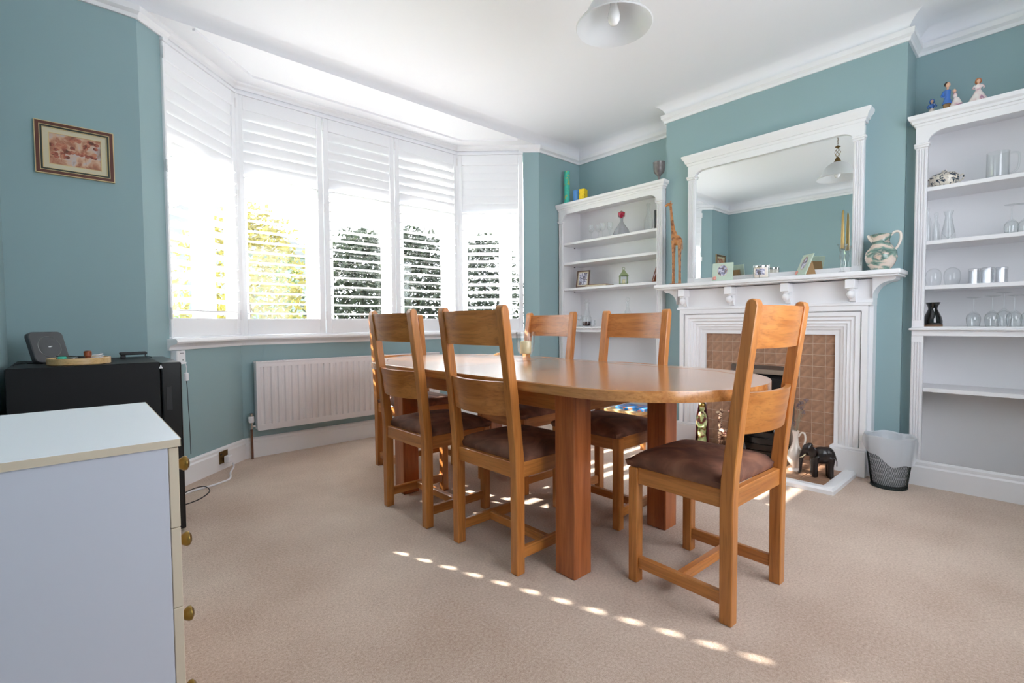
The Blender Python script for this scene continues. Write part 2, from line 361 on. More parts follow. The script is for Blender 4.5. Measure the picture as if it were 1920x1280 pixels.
struct(slab(PA, eL, SILL-.05, WTOP+.005).emit('wall_bay_left', 'teal'), 'teal strip at the left edge of the bay')
struct(slab(eR, PD, SILL-.05, WTOP+.005).emit('wall_bay_right', 'teal'), 'teal strip at the right edge of the bay')
# moulding, cove, skirting
loop = [(XL, YW), PA, PB, PC, PD, (XA, YW), (XA, YC1), (XC, YC1), (XC, YC0), (XA, YC0), (XA, YB), (XL, YB)]
zf = lambda u, v, d: (u, v, d)
mprof = [(0, ZM), (.012, ZM), (.016, ZM+.02), (.034, ZM+.034), (.036, Z0), (0, Z0)]
lp = (PA[0]+(PB[0]-PA[0])*.25, PA[1]+(PB[1]-PA[1])*.25); rp_ = (PD[0]+(PC[0]-PD[0])*.25, PD[1]+(PC[1]-PD[1])*.25)
struct(B().sweep([rp_, PD, (XA, YW), (XA, YC1), (XC, YC1), (XC, YC0), (XA, YC0), (XA, YB), (XL, YB), (XL, YW), PA, lp], mprof, zf).emit('trim_1', 'white'), 'white picture-rail moulding under the cove')
struct(B().sweep([lp, PB, PC, rp_], [(0, Z0-.045), (.01, Z0-.045), (.016, Z0-.025), (.03, Z0-.012), (.034, Z0), (0, Z0)], zf).emit('trim_7', 'white'), 'thin white moulding above the shutters')
cov = [(0, Z0)] + [(.005+RC*1.5*(1-cos(t)), Z0+RC*sin(t)) for t in [i*pi/20 for i in range(11)]] + [(0, ZC)]
struct(B().sweep([(XL, YW), (XA, YW), (XA, YC1), (XC, YC1), (XC, YC0), (XA, YC0), (XA, YB), (XL, YB)], cov, zf, True).emit('trim_2', 'ceil', smooth=30), 'white coved cornice')
bayp = [PA, PB, PC, PD]
struct(B().sweep([(PA[0]+ot.x*.21, PA[1]+ot.y*.21), PB, PC, (PD[0]-orr.x*.21, PD[1]-orr.y*.21)], [(.17, Z0-.012), (.185, Z0-.014), (.19, Z0), (.17, Z0)], zf).emit('trim_3', 'ceil'), 'raised bead around the bay ceiling')
skp = [(0, 0), (.02, 0), (.02, .115), (.014, .125), (.013, .14), (.006, .15), (0, .152)]
struct(B().sweep([(XL, -.6), (XL, YW), PA, PB, PC, PD, (XC-.07, YW)], skp, zf).emit('baseboard_front', 'white'), 'white skirting board round the bay')
struct(B().sweep([(XA, YC1), (XC, YC1), (XC, 2.06)], skp, zf).emit('baseboard_right', 'white'), 'white skirting on the chimney breast')
struct(B().sweep([(XC, .70), (XC, YC0), (XA-.3, YC0)], skp, zf).emit('baseboard_right', 'white'), 'white skirting on the chimney breast')
# window sill board with rounded nose and bed moulding
sp = [(-.06, SILL-.04), (.0, SILL-.07), (.012, SILL-.07), (.014, SILL-.052), (.026, SILL-.04), (.05, SILL-.034), (.062, SILL-.028), (.067, SILL-.018), (.064, SILL-.006), (.054, SILL), (-.06, SILL)]
sL = (PA[0]+ot.x*(W0-.02), PA[1]+ot.y*(W0-.02)); sR = (PD[0]-orr.x*(W0-.02), PD[1]-orr.y*(W0-.02))
struct(B().sweep([sL, PB, PC, sR], sp, zf).emit('trim_4', 'white', smooth=35), 'white window sill with rounded nose')

# ------------------------------------------------------------------ windows (outside the shutters) and shutters
def window(idx, p, q, parts, label):
    p, q = Vector(p), Vector(q); t = (q-p).normalized(); ln = (q-p).length
    root = bpy.data.objects.new('window_%d' % idx, None); C.objects.link(root); root['kind'] = 'structure'; root['label'] = label
    root.location = (p.x, p.y, 0); root.rotation_euler = (0, 0, math.atan2(t.y, t.x))
    b = B(); y0, y1 = .10, .15
    b.box(-.07, ln+.07, y0-.06, y1+.02, SILL-.1, SILL+.04); b.box(-.07, ln+.07, y0, y1, WTOP-.06, WTOP+.06)
    for a, c in parts['posts']: b.box(a, c, y0, y1, SILL, WTOP)
    b.emit('frame', 'upvc', root)
    for a, c in parts['lights']:
        f = B(); 
        for (x0, x1, z0, z1) in ((a, c, SILL+.04, SILL+.075), (a, c, 2.06, 2.12), (a, c, WTOP-.09, WTOP-.06), (a, a+.03, SILL+.04, WTOP-.06), (c-.03, c, SILL+.04, WTOP-.06)):
            e_ = .0015 if x1-x0 > .1 else 0
            f.box(x0+e_, x1-e_, y0+.005+e_, y1-.01-e_, z0, z1, .002)
        o = f.emit('sash', 'upvc', root)
        box(a+.03, c-.03, y0+.02, y0+.024, SILL+.07, WTOP-.09).emit('pane', 'pane', o)
window(1, eL, PB, dict(posts=[(-.05, .03), (.40, .56)], lights=[(.03, .40)]), 'left angled window of the bay')
window(2, PB, PC, dict(posts=[(-.05, .06), (.56, .72), (1.24, 1.40), (1.90, 2.03)], lights=[(.06, .56), (.72, 1.24), (1.40, 1.90)]), 'wide centre window of the bay')
window(3, PC, eR, dict(posts=[(-.08, .05), (.44, .54)], lights=[(.05, .44)]), 'right angled window of the bay')

def slatmesh(length, tilt, name):
    a = .041; t = .0055
    pts = [(a*cos(k*pi/5), t*sin(k*pi/5)) for k in range(10)]
    ct, st = cos(tilt), sin(tilt)   # +y outside; inner edge (-y) raised
    pr = [(u*ct + v*st, -u*st + v*ct) for u, v in pts]
    return B().prism(pr, 'x', 0, length)
def shutter(p, q, label, t_open, t_close, jitter=0, endgap=.002):
    p, q = Vector(p), Vector(q); t = (q-p).normalized(); ln = (q-p).length
    root = thing('plantation_shutter', label, 'shutter', (p.x, p.y, SILL), math.atan2(t.y, t.x), 'white shutters in the bay')
    H = WTOP-SILL; g = .004; sw = .048
    s0 = .022 if endgap > .01 else sw
    for x0, x1 in ((g, s0), (ln-sw, ln-g)): box(x0, x1, -.012, .018, .008, H-.015, .003).emit('stile', 'shut', root)
    box(s0, ln-sw, -.011, .017, .008, .128, .003).emit('bottom_rail', 'shut', root)
    box(s0, ln-sw, -.011, .017, H-.115, H-.015, .003).emit('top_rail', 'shut', root)
    box(0, ln, -.02, .03, -.002, .007).emit('bottom_strip', 'shut', root); box(0, ln, -.02, .03, H-.014, H+.003).emit('top_strip', 'shut', root)
    z0, z1 = .128, H-.115; n = 20; pit = (z1-z0)/n; L = ln-s0-sw-.002
    mo = slatmesh(L-endgap, t_open, 'slat').emit('slat', 'shut', root, smooth=45)
    mc = slatmesh(L, t_close, 'slat').emit('slat', 'shut', root, smooth=45)
    for k in range(n):
        o = (mo if k < 14 else mc); o = o if k in (0, 14) else o.copy()
        if k not in (0, 14): C.objects.link(o)
        o.location = (s0+(endgap if k < 14 else .001), .004, z0+(k+.5)*pit)
        if k == 13: o.rotation_euler = (-R(14), 0, 0)
        elif jitter: o.rotation_euler = (random.uniform(-jitter, jitter), 0, 0)
    for z in (.12, 1.0, H-.12):
        box(-.004, .008, -.024, -.012, z, z+.07, .002).emit('hinge', 'satin', root)
TO = R(17)
X1, X2 = 1.56, 2.21
shutter(eL, PB, 'white louvred shutter on the angled left side of the bay', TO, R(85), .0, .011)
shutter(PB, (X1, PB[1]), 'first shutter of the centre window, bright yellow-green garden behind it', R(0), R(80), .004)
shutter((X1, PB[1]), (X2, PB[1]), 'middle shutter of the centre window', R(2), R(84), .003)
shutter((X2, PB[1]), PC, 'third centre shutter with its upper slats partly open', R(3), R(68), .006)
shutter(PC, eR, 'narrow white shutter on the angled right side of the bay', R(15), R(85), .0)
for p, n in ((PB, 'trim_5'), (PC, 'trim_6')):
    struct(B().prism([(p[0]-.03, p[1]-.008), (p[0], p[1]-.02), (p[0]+.03, p[1]-.008), (p[0]+.06, p[1]+.16), (p[0]-.06, p[1]+.16)], 'z', SILL, WTOP).emit(n, 'shut'), 'white corner post between shutters')

# ------------------------------------------------------------------ garden outside
struct(box(-30, 40, 6.4, 60, -.5, -.4).emit('ground', 'grass'), 'sunlit lawn outside')
struct(box(-30, 40, 4.3, 6.4, -.5, -.38).emit('ground', 'bounce_paving'), 'pale paved strip added outside the bay to bounce sunlight indoors')  # unseen pale ground, added to bounce sun up through the shutters
def shrub(x, y, r, h, mt, label, n=1500, s=.07, cat='shrub', grp='shrubs beyond the window'):
    root = thing('garden_shrub', label, cat, (x, y, -.4), 0, grp); b = B()
    for k in range(n):
        a = random.uniform(0, 2*pi); u = random.random()**.5; z = random.uniform(.08, 1)
        prof = (1-(max(0, z-.55)/.45)**2)**.5*.9+.1
        c = Vector((r*u*prof*cos(a)*random.uniform(.85, 1.12), r*u*prof*sin(a), h*z*random.uniform(.9, 1.05)))
        d = Vector((random.uniform(-1, 1), random.uniform(-1, 1), random.uniform(-1, 1))).normalized(); e = d.orthogonal().normalized(); g = s*random.uniform(.5, 1.3)
        v = [b.bm.verts.new(c+q) for q in (-d*g, e*g*.45, d*g, -e*g*.45)]; b.bm.faces.new(v)
    b.emit('foliage', mt, root, kind='stuff')
    B().tube([(0, 0, 0), (.03, .02, h*.4), (.0, .05, h*.75)], [.06, .045, .02], 7).emit('trunk', 'bark', root)
shrub(1.75, 7.2, .95, 2.95, 'leafy', 'yellow-leaved shrub seen through the first centre shutter', 4200, .06)
shrub(3.0, 9.9, .7, 2.8, 'leafg', 'loose green shrub right of the yellow shrub', 1500, .06)
shrub(3.75, 8.0, .95, 2.95, 'leafd', 'dark evergreen seen through the middle shutter', 6500, .075)
shrub(5.6, 9.2, 1.0, 3.4, 'leafd', 'dark evergreen seen through the third centre shutter', 7500, .08)
shrub(7.75, 9.5, 1.0, 3.5, 'leafd', 'dark evergreen seen through the right angled shutter', 7500, .08)
shrub(.9, 9.0, .7, 1.7, 'leafg', 'low green bush in front of the pale house', 1200, .06)
hs = thing('neighbour_house', 'pale blue-grey house across the garden', 'house', (2.6, 15, -.4))
box(.2, 5.5, 15, 19, -.4, 3.0).emit('house_wall', 'render', hs, w=True)
B().prism([(-.1, 3.0), (5.8, 3.0), (2.85, 4.4)], 'y', 14.8, 19.2).emit('roof', 'roof', hs, w=True)
for x in (.7, 2.0, 3.4):
    f = box(x, x+.8, 14.94, 15.02, 1.0, 2.2).emit('window_frame', 'upvc', hs, w=True); box(x+.06, x+.74, 14.93, 14.95, 1.06, 2.14).emit('pane', 'farpane', f, w=True)

# ------------------------------------------------------------------ dining chairs
def cushion(w, d, h, z, dome=.012, r=.018):
    b = B(); n = 12; m = 12; rows = []
    def top(i, j):
        u = -1+2*i/n; v = -1+2*j/m
        f = (1-abs(u)**6)*(1-abs(v)**6)
        su = math.copysign(abs(u)**.9, u); sv = math.copysign(abs(v)**.9, v)
        return (su*w/2, sv*d/2, z + h*.45 + (h*.55)*f**.5 + dome*(1-u*u)*(1-v*v))
    g = [[b.bm.verts.new(top(i, j)) for j in range(m+1)] for i in range(n+1)]
    for i in range(n):
        for j in range(m): b.bm.faces.new((g[i][j], g[i+1][j], g[i+1][j+1], g[i][j+1]))
    ring = [g[i][0] for i in range(n+1)] + [g[n][j] for j in range(1, m+1)] + [g[i][m] for i in range(n-1, -1, -1)] + [g[0][j] for j in range(m-1, 0, -1)]
    low = [b.bm.verts.new((v.co.x*.97, v.co.y*.97, z)) for v in ring]
    for i in range(len(ring)): k = (i+1) % len(ring); b.bm.faces.new((ring[i], low[i], low[k], ring[k]))
    b.bm.faces.new(low); return b
def post_profile():
    return [(-.2025, 0), (-.1605, 0), (-.1585, .40), (-.162, .48), (-.19, .72), (-.237, 1.055), (-.243, 1.067), (-.258, 1.072), (-.27, 1.066), (-.275, 1.05), (-.231, .72), (-.209, .50), (-.2045, .42)]
def make_chair():
    t = thing('dining_chair', '', 'chair')
    for s in (-1, 1):
        x0, x1 = (s*.217, s*.177); x0, x1 = min(x0, x1), max(x0, x1)
        B().prism(post_profile(), 'x', x0, x1, .003).emit('back_post', 'oakz', t, smooth=25)
        box(x0, x1, .163, .2025, 0, .445, .003).emit('leg', 'oakz', t)
        box(min(s*.210, s*.188), max(s*.210, s*.188), -.16, .163, .385, .447, .002).emit('apron', 'oaky', t)
        box(min(s*.206, s*.184), max(s*.206, s*.184), -.16, .163, .055, .10, .003).emit('stretcher', 'oaky', t)
    box(-.177, .177, .172, .196, .385, .447, .002).emit('apron', 'oakx', t)
    box(-.177, .177, -.196, -.172, .385, .447, .002).emit('apron', 'oakx', t)
    box(-.184, .184, -.014, .014, .06, .098, .003).emit('stretcher', 'oakx', t)
    for z0, z1, y0, y1, sag in ((.632, .77, -.189, -.209, .042), (.913, 1.052, -.229, -.249, .03)):
        b = B(); n = 14; F = []
        for i in range(n+1):
            x = -.178+.356*i/n; c = -sag*(1-(x/.178)**2)
            F.append([(x, y0+c, z0), (x, y1+c, z1), (x, y1+c-.019, z1), (x, y0+c-.019, z0)])
        vs = [[b.bm.verts.new(p) for p in f] for f in F]
        for a, c in zip(vs, vs[1:]):
            for j in range(4): b.bm.faces.new((a[j], a[(j+1) % 4], c[(j+1) % 4], c[j]))
        b.bm.faces.new(vs[0]); b.bm.faces.new(vs[-1][::-1]); b.emit('back_slat', 'oakx', t, smooth=40)
    cushion(.428, .396, .05, .446).xf(Matrix.Translation((0, .022, 0))).emit('seat_cushion', 'suede', t, smooth=70)
    return t
ch = make_chair()
spots = [((1.785, .86), -2, 'oak ladder-back chair nearest the camera, alone at the near end of the table'),
         ((1.473, 1.592), -90, 'oak chair tucked in on the near long side, beside the big table leg'),
         ((1.452, 2.22), -90, 'oak chair on the near long side, further from the camera beside the radiator'),
         ((1.79, 2.985), 180, 'oak chair at the far end of the table, by the window'),
         ((2.112, 1.565), 90, 'oak chair on the far long side, in front of the fireplace left edge'),
         ((2.112, 2.22), 90, 'oak chair on the far long side, nearer the window than its neighbour')]
for i, (p, a, lb) in enumerate(spots):
    o = ch if i == 0 else copytree(ch)
    o.location = (p[0], p[1], 0); o.rotation_euler = (0, 0, R(a)); o['label'] = lb; o['group'] = 'oak chairs around the dining table'

# ------------------------------------------------------------------ dining table
TX, TZ, HW = 1.795, .775, .50
NJ, FJ, NE, FE = 1.60, 2.075, .665, 3.03
tb = thing('dining_table', 'long oval oak extending dining table on four square legs', 'table', (TX, 1.85, 0))
def dpoly(r, yc, yj, d, n=28):
    rr = r
    pts = [(TX+rr*cos(a), yc+d*rr*.96*sin(a)) for a in [pi*i/n for i in range(n+1)]]
    return pts + [(TX-rr, yj), (TX+rr, yj)]
for yc, yj, d in ((NE+HW*.96, NJ, -1), (FE-HW*.96, FJ, 1)):
    out = dpoly(HW, yc, yj-d*-.001, d); inn = dpoly(HW-.095, yc, yj, d); gr = dpoly(HW-.092, yc, yj, d)
    pc = B(); n = len(out)
    rows = [[(p[0], p[1], z) for p in q] for q, z in ((out, TZ-.038), (out, TZ-.004), ([(TX+(p[0]-TX)*.993, p[1]) for p in out], TZ), (gr, TZ), (gr, TZ-.004), (gr, TZ-.038))]
    vs = [[pc.bm.verts.new(p) for p in r] for r in rows]
    for a, b in zip(vs, vs[1:]+vs[:1]):
        for i in range(n-2): pc.bm.faces.new((a[i], a[i+1], b[i+1], b[i]))
        pc.bm.faces.new((a[0], b[0], b[n-1], a[n-1]))
    pc.bm.faces.new([r[n-2] for r in vs]); pc.bm.faces.new([r[n-1] for r in vs])
    pc.emit('top_border', 'oaktop', tb, w=True, smooth=30)
    B().prism(inn, 'z', TZ-.036, TZ-.0005).emit('top_field', 'oaktop', tb, w=True)
for xa in (TX-HW, TX+HW-.092): box(xa, xa+.092, NJ+.002, FJ-.002, TZ-.038, TZ, .001).emit('leaf_border', 'oaktop', tb, w=True)
box(TX-HW+.094, TX+HW-.094, NJ+.002, FJ-.002, TZ-.036, TZ-.0005, .001).emit('extension_leaf', 'oaktop', tb, w=True)
for x in (1.41, 2.075):
    for y in (1.2, 2.5): box(x, x+.103, y, y+.103, 0, TZ-.038, .004).emit('leg', 'oakleg', tb, w=True)
for x0, x1 in ((1.425, 1.45), (2.14, 2.165)): box(x0, x1, 1.303, 2.5, TZ-.125, TZ-.038, .002).emit('apron', 'oaky', tb, w=True)
for y0, y1 in ((1.215, 1.24), (2.565, 2.59)): box(1.513, 2.075, y0, y1, TZ-.125, TZ-.038, .002).emit('apron', 'oakx', tb, w=True)
# candle holder on the table
hk = thing('hurricane_candle_holder', 'footed clear glass hurricane holder on the table', 'candle holder', (2.01, 2.09, TZ))
B().lathe([(0, 0), (.055, 0), (.057, .004), (.03, .012), (.012, .02), (.012, .03), (.034, .036), (.046, .055), (.054, .09), (.057, .14), (.059, .172), (.056, .172), (.054, .14), (.05, .09), (.042, .058), (.03, .042), (0, .04)], n=32).emit('bowl', 'glass', hk, smooth=50)
cd = at('pillar_candle', 'ivory pillar candle inside the glass holder on the table', 'candle', B().lathe([(0, 0), (.031, 0), (.033, .004), (.033, .07), (.03, .074), (0, .072)], n=24), 'wax', (2.01, 2.09, TZ+.0435))
B().tube([(0, 0, .07), (.001, 0, .082)], .0012, 5).emit('wick', 'dark', cd)
mt_ = thing('coaster_set', 'small wooden coasters lying near the far end of the table', 'coasters', (2.30, 2.62, TZ), .3)
box(-.05, .05, -.05, .05, 0, .006, .002).emit('coaster', 'birch', mt_); box(-.03, .06, -.045, .045, .0065, .012, .002).emit('coaster', 'oakx', mt_); box(.02, .07, -.02, .05, .0125, .018, .001).emit('coaster', 'dark', mt_)

# ------------------------------------------------------------------ radiator
rd = thing('radiator', 'white ribbed panel radiator under the centre window', 'radiator', (1.75, 3.95, .209))
rx0, rx1, rz0, rz1, ry = 1.0, 2.62, .209, .728, 3.925
b = B(); prof = []; x = rx0+.03; ys = []
pts = [(rx0+.006, ry)]
while x < rx1-.05:
    pts += [(x, ry), (x+.008, ry+.009), (x+.020, ry+.009), (x+.028, ry)]; x += .05
pts += [(rx1-.006, ry), (rx1-.006, ry+.02), (rx0+.006, ry+.02)]
b.prism(pts, 'z', rz0+.045, rz1-.04)
b.box(rx0+.006, rx1-.006, ry-.001, ry+.02, rz0+.002, rz0+.046); b.box(rx0+.006, rx1-.006, ry-.001, ry+.02, rz1-.041, rz1-.004)
b.emit('front_panel', 'rad', rd, w=True)
box(rx0+.006, rx1-.006, 3.972, 3.985, rz0+.005, rz1-.01, .003).emit('rear_panel', 'rad', rd, w=True)
for x0 in (rx0, rx1-.008): box(x0, x0+.008, ry-.004, 3.985, rz0+.01, rz1-.004, .003).emit('side_cover', 'rad', rd, w=True)
b = B(); b.box(rx0, rx1, ry-.004, ry+.004, rz1-.012, rz1, .002); b.box(rx0, rx1, 3.98, 3.986, rz1-.012, rz1)
k = rx0+.01
while k < rx1-.02: b.box(k, k+.006, ry, 3.985, rz1-.006, rz1-.001); k += .022
b.emit('top_grille', 'rad', rd, w=True)
for x in (1.3, 2.3): box(x, x+.03, 3.985, 4.009, .3, .65).emit('wall_bracket', 'rad', rd, w=True)
b = B().tube([(1.006, 3.955, .245), (.968, 3.955, .245)], .009, 10).tube([(.968, 3.955, .225), (.968, 3.955, .275)], .012, 12)
v = b.emit('valve_body', 'chrome', rd, w=True, smooth=40)
B().lathe([(0, .275), (.017, .275), (.02, .285), (.02, .315), (.016, .322), (0, .322)], (.968, 3.955, 0), 16).emit('valve_cap', 'plastic', v, w=True, smooth=30)
B().lathe([(0, .322), (.015, .322), (.016, .345), (0, .346)], (.968, 3.955, 0), 12).emit('valve_dial', 'chrome', v, w=True, smooth=30)
B().tube([(.968, 3.955, .225), (.970, 3.955, 0)], .0085, 10).emit('pipe', 'copper', rd, w=True, smooth=40)

# ------------------------------------------------------------------ bookcases
def bookcase(y0, y1, shelves, label, pins=True):
    """front face at X=3.785, y0..y1 outer stiles"""
    xf, xb = 3.785, XA-.002; sw = .056; zt = 2.155; cz = .94
    t = thing('bookcase', label, 'bookcase', (xf+.15, (y0+y1)/2, 0), 0, 'built-in bookcases either side of the chimney breast')
    for ys in (y0, y1-.02): box(xf+.02, xb, ys, ys+.02, 0, zt+.021).emit('side_panel', 'satin', t, w=True)
    box(xb-.015, xb, y0+.02, y1-.02, 0, zt+.021).emit('back_panel', 'satin', t, w=True)
    for ya, yb in ((y0, y0+sw), (y1-sw, y1)):
        b = B(); b.box(xf+.004, xf+.024, ya, yb, .15, 2.03)
        for q in range(4):
            yy = ya+.006+q*.0125; b.box(xf-.002, xf+.006, yy, yy+.0075, 1.0, 2.02, .001); b.box(xf-.002, xf+.006, yy, yy+.0075, .19, cz-.07, .001)
        b.emit('pilaster', 'satin', t, w=True)
        b = B().box(xf-.010, xf+.024, ya-.006, yb+.006, 2.028, 2.04, .002).box(xf-.016, xf+.024, ya-.012, yb+.008, 2.04, 2.052, .003); b.emit('capital', 'satin', t, w=True)
    r = .075; a0, a1 = y0+sw, y1-sw
    pts = [(y0, 2.05), (a0, 2.05)] + [(a0+r-r*cos(a), 2.05+r*sin(a)*.85) for a in [i*pi/16 for i in range(1, 9)]] + [(a1-r+r*cos(a), 2.05+r*sin(a)*.85) for a in [pi/2-i*pi/16 for i in range(0, 8)]] + [(a1, 2.05), (y1, 2.05), (y1, zt), (y0, zt)]
    b = B(); b.prism(pts, 'x', xf, xf+.02); b.emit('arched_frieze', 'satin', t, w=True)
    cp = [(0, zt), (.006, zt), (.008, zt+.014), (.016, zt+.016), (.020, zt+.030), (.032, zt+.040), (.036, zt+.052), (.036, zt+.062), (0, zt+.062)]
    b = B(); b.sweep([(xb-.05, y1), (xf, y1), (xf, y0), (xb-.05, y0)], cp, None, side=1); b.emit('cornice', 'satin', t, w=True, smooth=30)
    box(xf, xb, y0, y1, zt+.02, zt+.055).emit('top_board', 'satin', t, w=True)
    for z in shelves:
        box(xf+.022, xb-.016, y0+.021, y1-.021, z-.024, z, .002).emit('shelf', 'satin', t, w=True)
        for yy in (y0+.02, y1-.03):
            for xx in (xf+.03, xf+.22): box(xx, xx+.012, yy, yy+.012, z-.032, z-.024).emit('shelf_pin', 'dark', t, w=True)
    b = B().box(xf-.022, xb-.016, y0-.012, y1+.012 if y1 < 2.2 else y1, cz, cz+.012, .004).box(xf-.014, xb-.016, y0, y1, cz+.012, cz+.022, .003).box(xf, xf+.02, y0, y1, cz-.034, cz, .002)
    b.emit('counter', 'satin', t, w=True)
    box(xf+.03, xb-.016, y0+.021, y1-.021, .567, .592, .002).emit('shelf', 'satin', t, w=True)
    b = B(); b.prism([(0, 0), (-.02, 0), (-.02, .112), (-.013, .122), (-.013, .14), (-.005, .15), (0, .152)], 'y', y0, y1).xf(Matrix.Translation((xf+.004, 0, 0))); b.emit('plinth', 'satin', t, w=True)
    return t
bookcase(2.234, 3.43, [1.823, 1.62, 1.358], 'white arched bookcase in the corner alcove left of the fireplace')
bookcase(-.60, .545, [1.793, 1.475, 1.208], 'white arched bookcase right of the fireplace, cut by the picture edge')

# ------------------------------------------------------------------ fireplace surround
XM = XC
fs = thing('fireplace_surround', 'white moulded fireplace surround with bracketed mantelshelf', 'fireplace', (3.75, 1.39, 0))
CY = 1.41; oy0, oy1, oz = .94, 1.835, .908
mp = lambda u, v, d: (XM-d, u, v)
def steps(nm, prof):
    B().sweep([(oy1, .0), (oy1, oz), (oy0, oz), (oy0, .0)], prof, mp, side=1).emit(nm, 'white', fs, w=True, smooth=30)
steps('inner_frame', [(0, 0), (0, .062), (.035, .062), (.035, 0)])
steps('stepped_moulding', [(.035, 0), (.035, .075), (.05, .08), (.056, .09), (.07, .088), (.076, .10), (.09, .096), (.10, .108), (.116, .103), (.124, .118), (.15, .116), (.152, 0)])
steps('outer_frame', [(.152, 0), (.152, .104), (.158, .104), (.158, .128), (.19, .128), (.19, 0)])
for ya, yb in ((.725, .945), (1.83, 2.05)):
    box(3.692, 3.80, ya+.02, yb, .0, .165, .003).emit('plinth_block', 'white', fs, w=True)
    box(3.700, 3.80, ya+.02, yb, .165, .178, .003).emit('plinth_cap', 'white', fs, w=True)
b = B()
for ya in (.7295, 2.0235): box(3.757, XC, ya, ya+.022, 0, 1.10).emit('side_return', 'white', fs, w=True)
box(3.725, XC, .728, 2.047, 1.098, 1.262).emit('frieze', 'white', fs, w=True)
box(3.704, 3.726, .728, 2.047, 1.098, 1.118, .003).emit('frieze_bead', 'white', fs, w=True)
ms = [(0, 1.262), (.02, 1.262), (.028, 1.270), (.0, 1.27)]
b = B(); b.box(3.612, XC, .585, 2.192, 1.268, 1.278, .003).box(3.60, XC, .575, 2.203, 1.278, 1.308, .008, 3); b.emit('mantelshelf', 'white', fs, w=True, smooth=30)
for ys, d in ((.728, -1), (2.047, 1)):
    pts = [(ys, 1.268), (ys+d*.115, 1.268), (ys+d*.115, 1.255)] + [(ys+d*(.10-.098*sin(a)), 1.245-.10*(1-cos(a))) for a in [i*pi/16 for i in range(9)]]
    B().prism(pts, 'x', 3.70, XC).emit('end_bracket', 'white', fs, w=True, smooth=30)
for yc in (1.975, 1.60, 1.21, .832):
    c = B().box(3.632, 3.725, yc-.027, yc+.027, 1.205, 1.262, .003).emit('corbel', 'white', fs, w=True)
    b = B().lathe([(0, 1.138), (.012, 1.142), (.022, 1.158), (.024, 1.17), (.018, 1.184), (.012, 1.19), (.02, 1.197), (.022, 1.205)], (3.662, yc, 0), 16)
    b.prism([(3.725, 1.205), (3.68, 1.205), (3.684, 1.17), (3.70, 1.14), (3.708, 1.125), (3.725, 1.12)], 'y', yc-.016, yc+.016); b.emit('turned_drop', 'white', c, w=True, smooth=40)
# tiled panel: grout backing and individual tiles, leaving the fire opening
fy0, fy1, fz = 1.205, 1.61, .655
b = B(); b.box(3.7952, XC, oy0, fy0, 0, oz+.01).box(3.7952, XC, fy1, oy1, 0, oz+.01).box(3.7952, XC, fy0, fy1, fz, oz+.01); b.emit('grout_bed', 'grout', fs, w=True)
tp = .0785; zs = []; z = oz-.062
edges = [oz]; 
while z > .03: edges.append(z); z -= tp
edges.append(.022)
yv = [oy0]; y = oy0+.058
while y < oy1-.01: yv.append(y); y += tp
yv.append(oy1)
tm = {}
for a, bz in zip(edges, edges[1:]):
    for c, d in zip(yv, yv[1:]):
        cc, dd, zz0, zz1 = c, d, bz, a
        if dd > fy0 and cc < fy1 and zz0 < fz:
            if zz1 > fz+.02: zz0 = fz
            elif cc < fy0-.015: dd = fy0
            elif dd > fy1+.015: cc = fy1
            else: continue
        key = (round(dd-cc, 4), round(zz1-zz0, 4))
        if key not in tm:
            o = box(-.004, .004, -(dd-cc)/2+.0018, (dd-cc)/2-.0018, -(zz1-zz0)/2+.0018, (zz1-zz0)/2-.0018, .0012).emit('tile', 'tile', fs); tm[key] = o
        else: o = tm[key].copy(); C.objects.link(o)
        o.location = (3.797-3.75, (cc+dd)/2-1.39, (zz0+zz1)/2)
# hearth
he = thing('hearth', 'brown tiled hearth with a white mitred kerb', 'hearth', (3.45, 1.385, 0))
hy0, hy1, hx = .79, 1.98, 3.195
kp = [(0, 0), (0, .022), (.012, .034), (.055, .034), (.068, .03), (.068, 0)]
B().sweep([(3.70, hy0), (hx, hy0), (hx, hy1), (3.70, hy1)], kp, None, side=1).emit('kerb', 'white', he, w=True, smooth=30)
box(hx+.06, 3.80, hy0+.06, hy1-.06, 0, .014).emit('grout_bed', 'grout', he, w=True)
y = hy0+.07; tpm = None
while y < hy1-.12:
    x = hx+.07
    while x < 3.72:
        if tpm is None: o = tpm = box(0, .1465, 0, .1465, 0, .006, .0015).emit('tile', 'tile', he)
        else: o = tpm.copy(); C.objects.link(o)
        o.location = (x-3.45, y-1.385, .013); x += .15
    y += .15
# gas fire
gf = thing('gas_fire', 'black gas fire with chrome trim set in the tiled panel', 'fire', (3.74, 1.385, .02))
B().sweep([(fy1, .02), (fy1, fz), (fy0, fz), (fy0, .02)], [(-.045, 0), (-.045, .05), (-.01, .058), (.02, .058), (.02, 0)], mp, side=1).emit('chrome_trim', 'steel', gf, w=True)
B().prism([(XC-.03, fz-.05), (XC-.09, fz-.07), (XC-.12, .42), (XC-.11, .42), (XC-.03, .50)], 'y', fy0+.05, fy1-.05).emit('hood', 'blackm', gf, w=True)
box(XC-.02, XC-.002, fy0+.03, fy1-.03, .02, fz-.03).emit('firebox', 'black', gf, w=True)
b = B()
for z, d in ((.03, .14), (.075, .128), (.12, .12), (.16, .10)):
    n = 16; pts = [(XC-.03-d*sin(pi*i/n)**.6-.02, CY-.20*cos(pi*i/n)) for i in range(n+1)]
    b.prism(pts+[(XC-.03, CY+.2), (XC-.03, CY-.2)], 'z', z-.008, z+.034)
b.emit('fret', 'black', gf, w=True, smooth=40)
b = B()
for i in range(16): b.ell((XC-.05-random.uniform(0, .05), CY+random.uniform(-.15, .15), .20+random.uniform(0, .05)), (.028, .032, .022), 8)
b.emit('coals', 'dark', gf, w=True, smooth=60, kind='stuff')

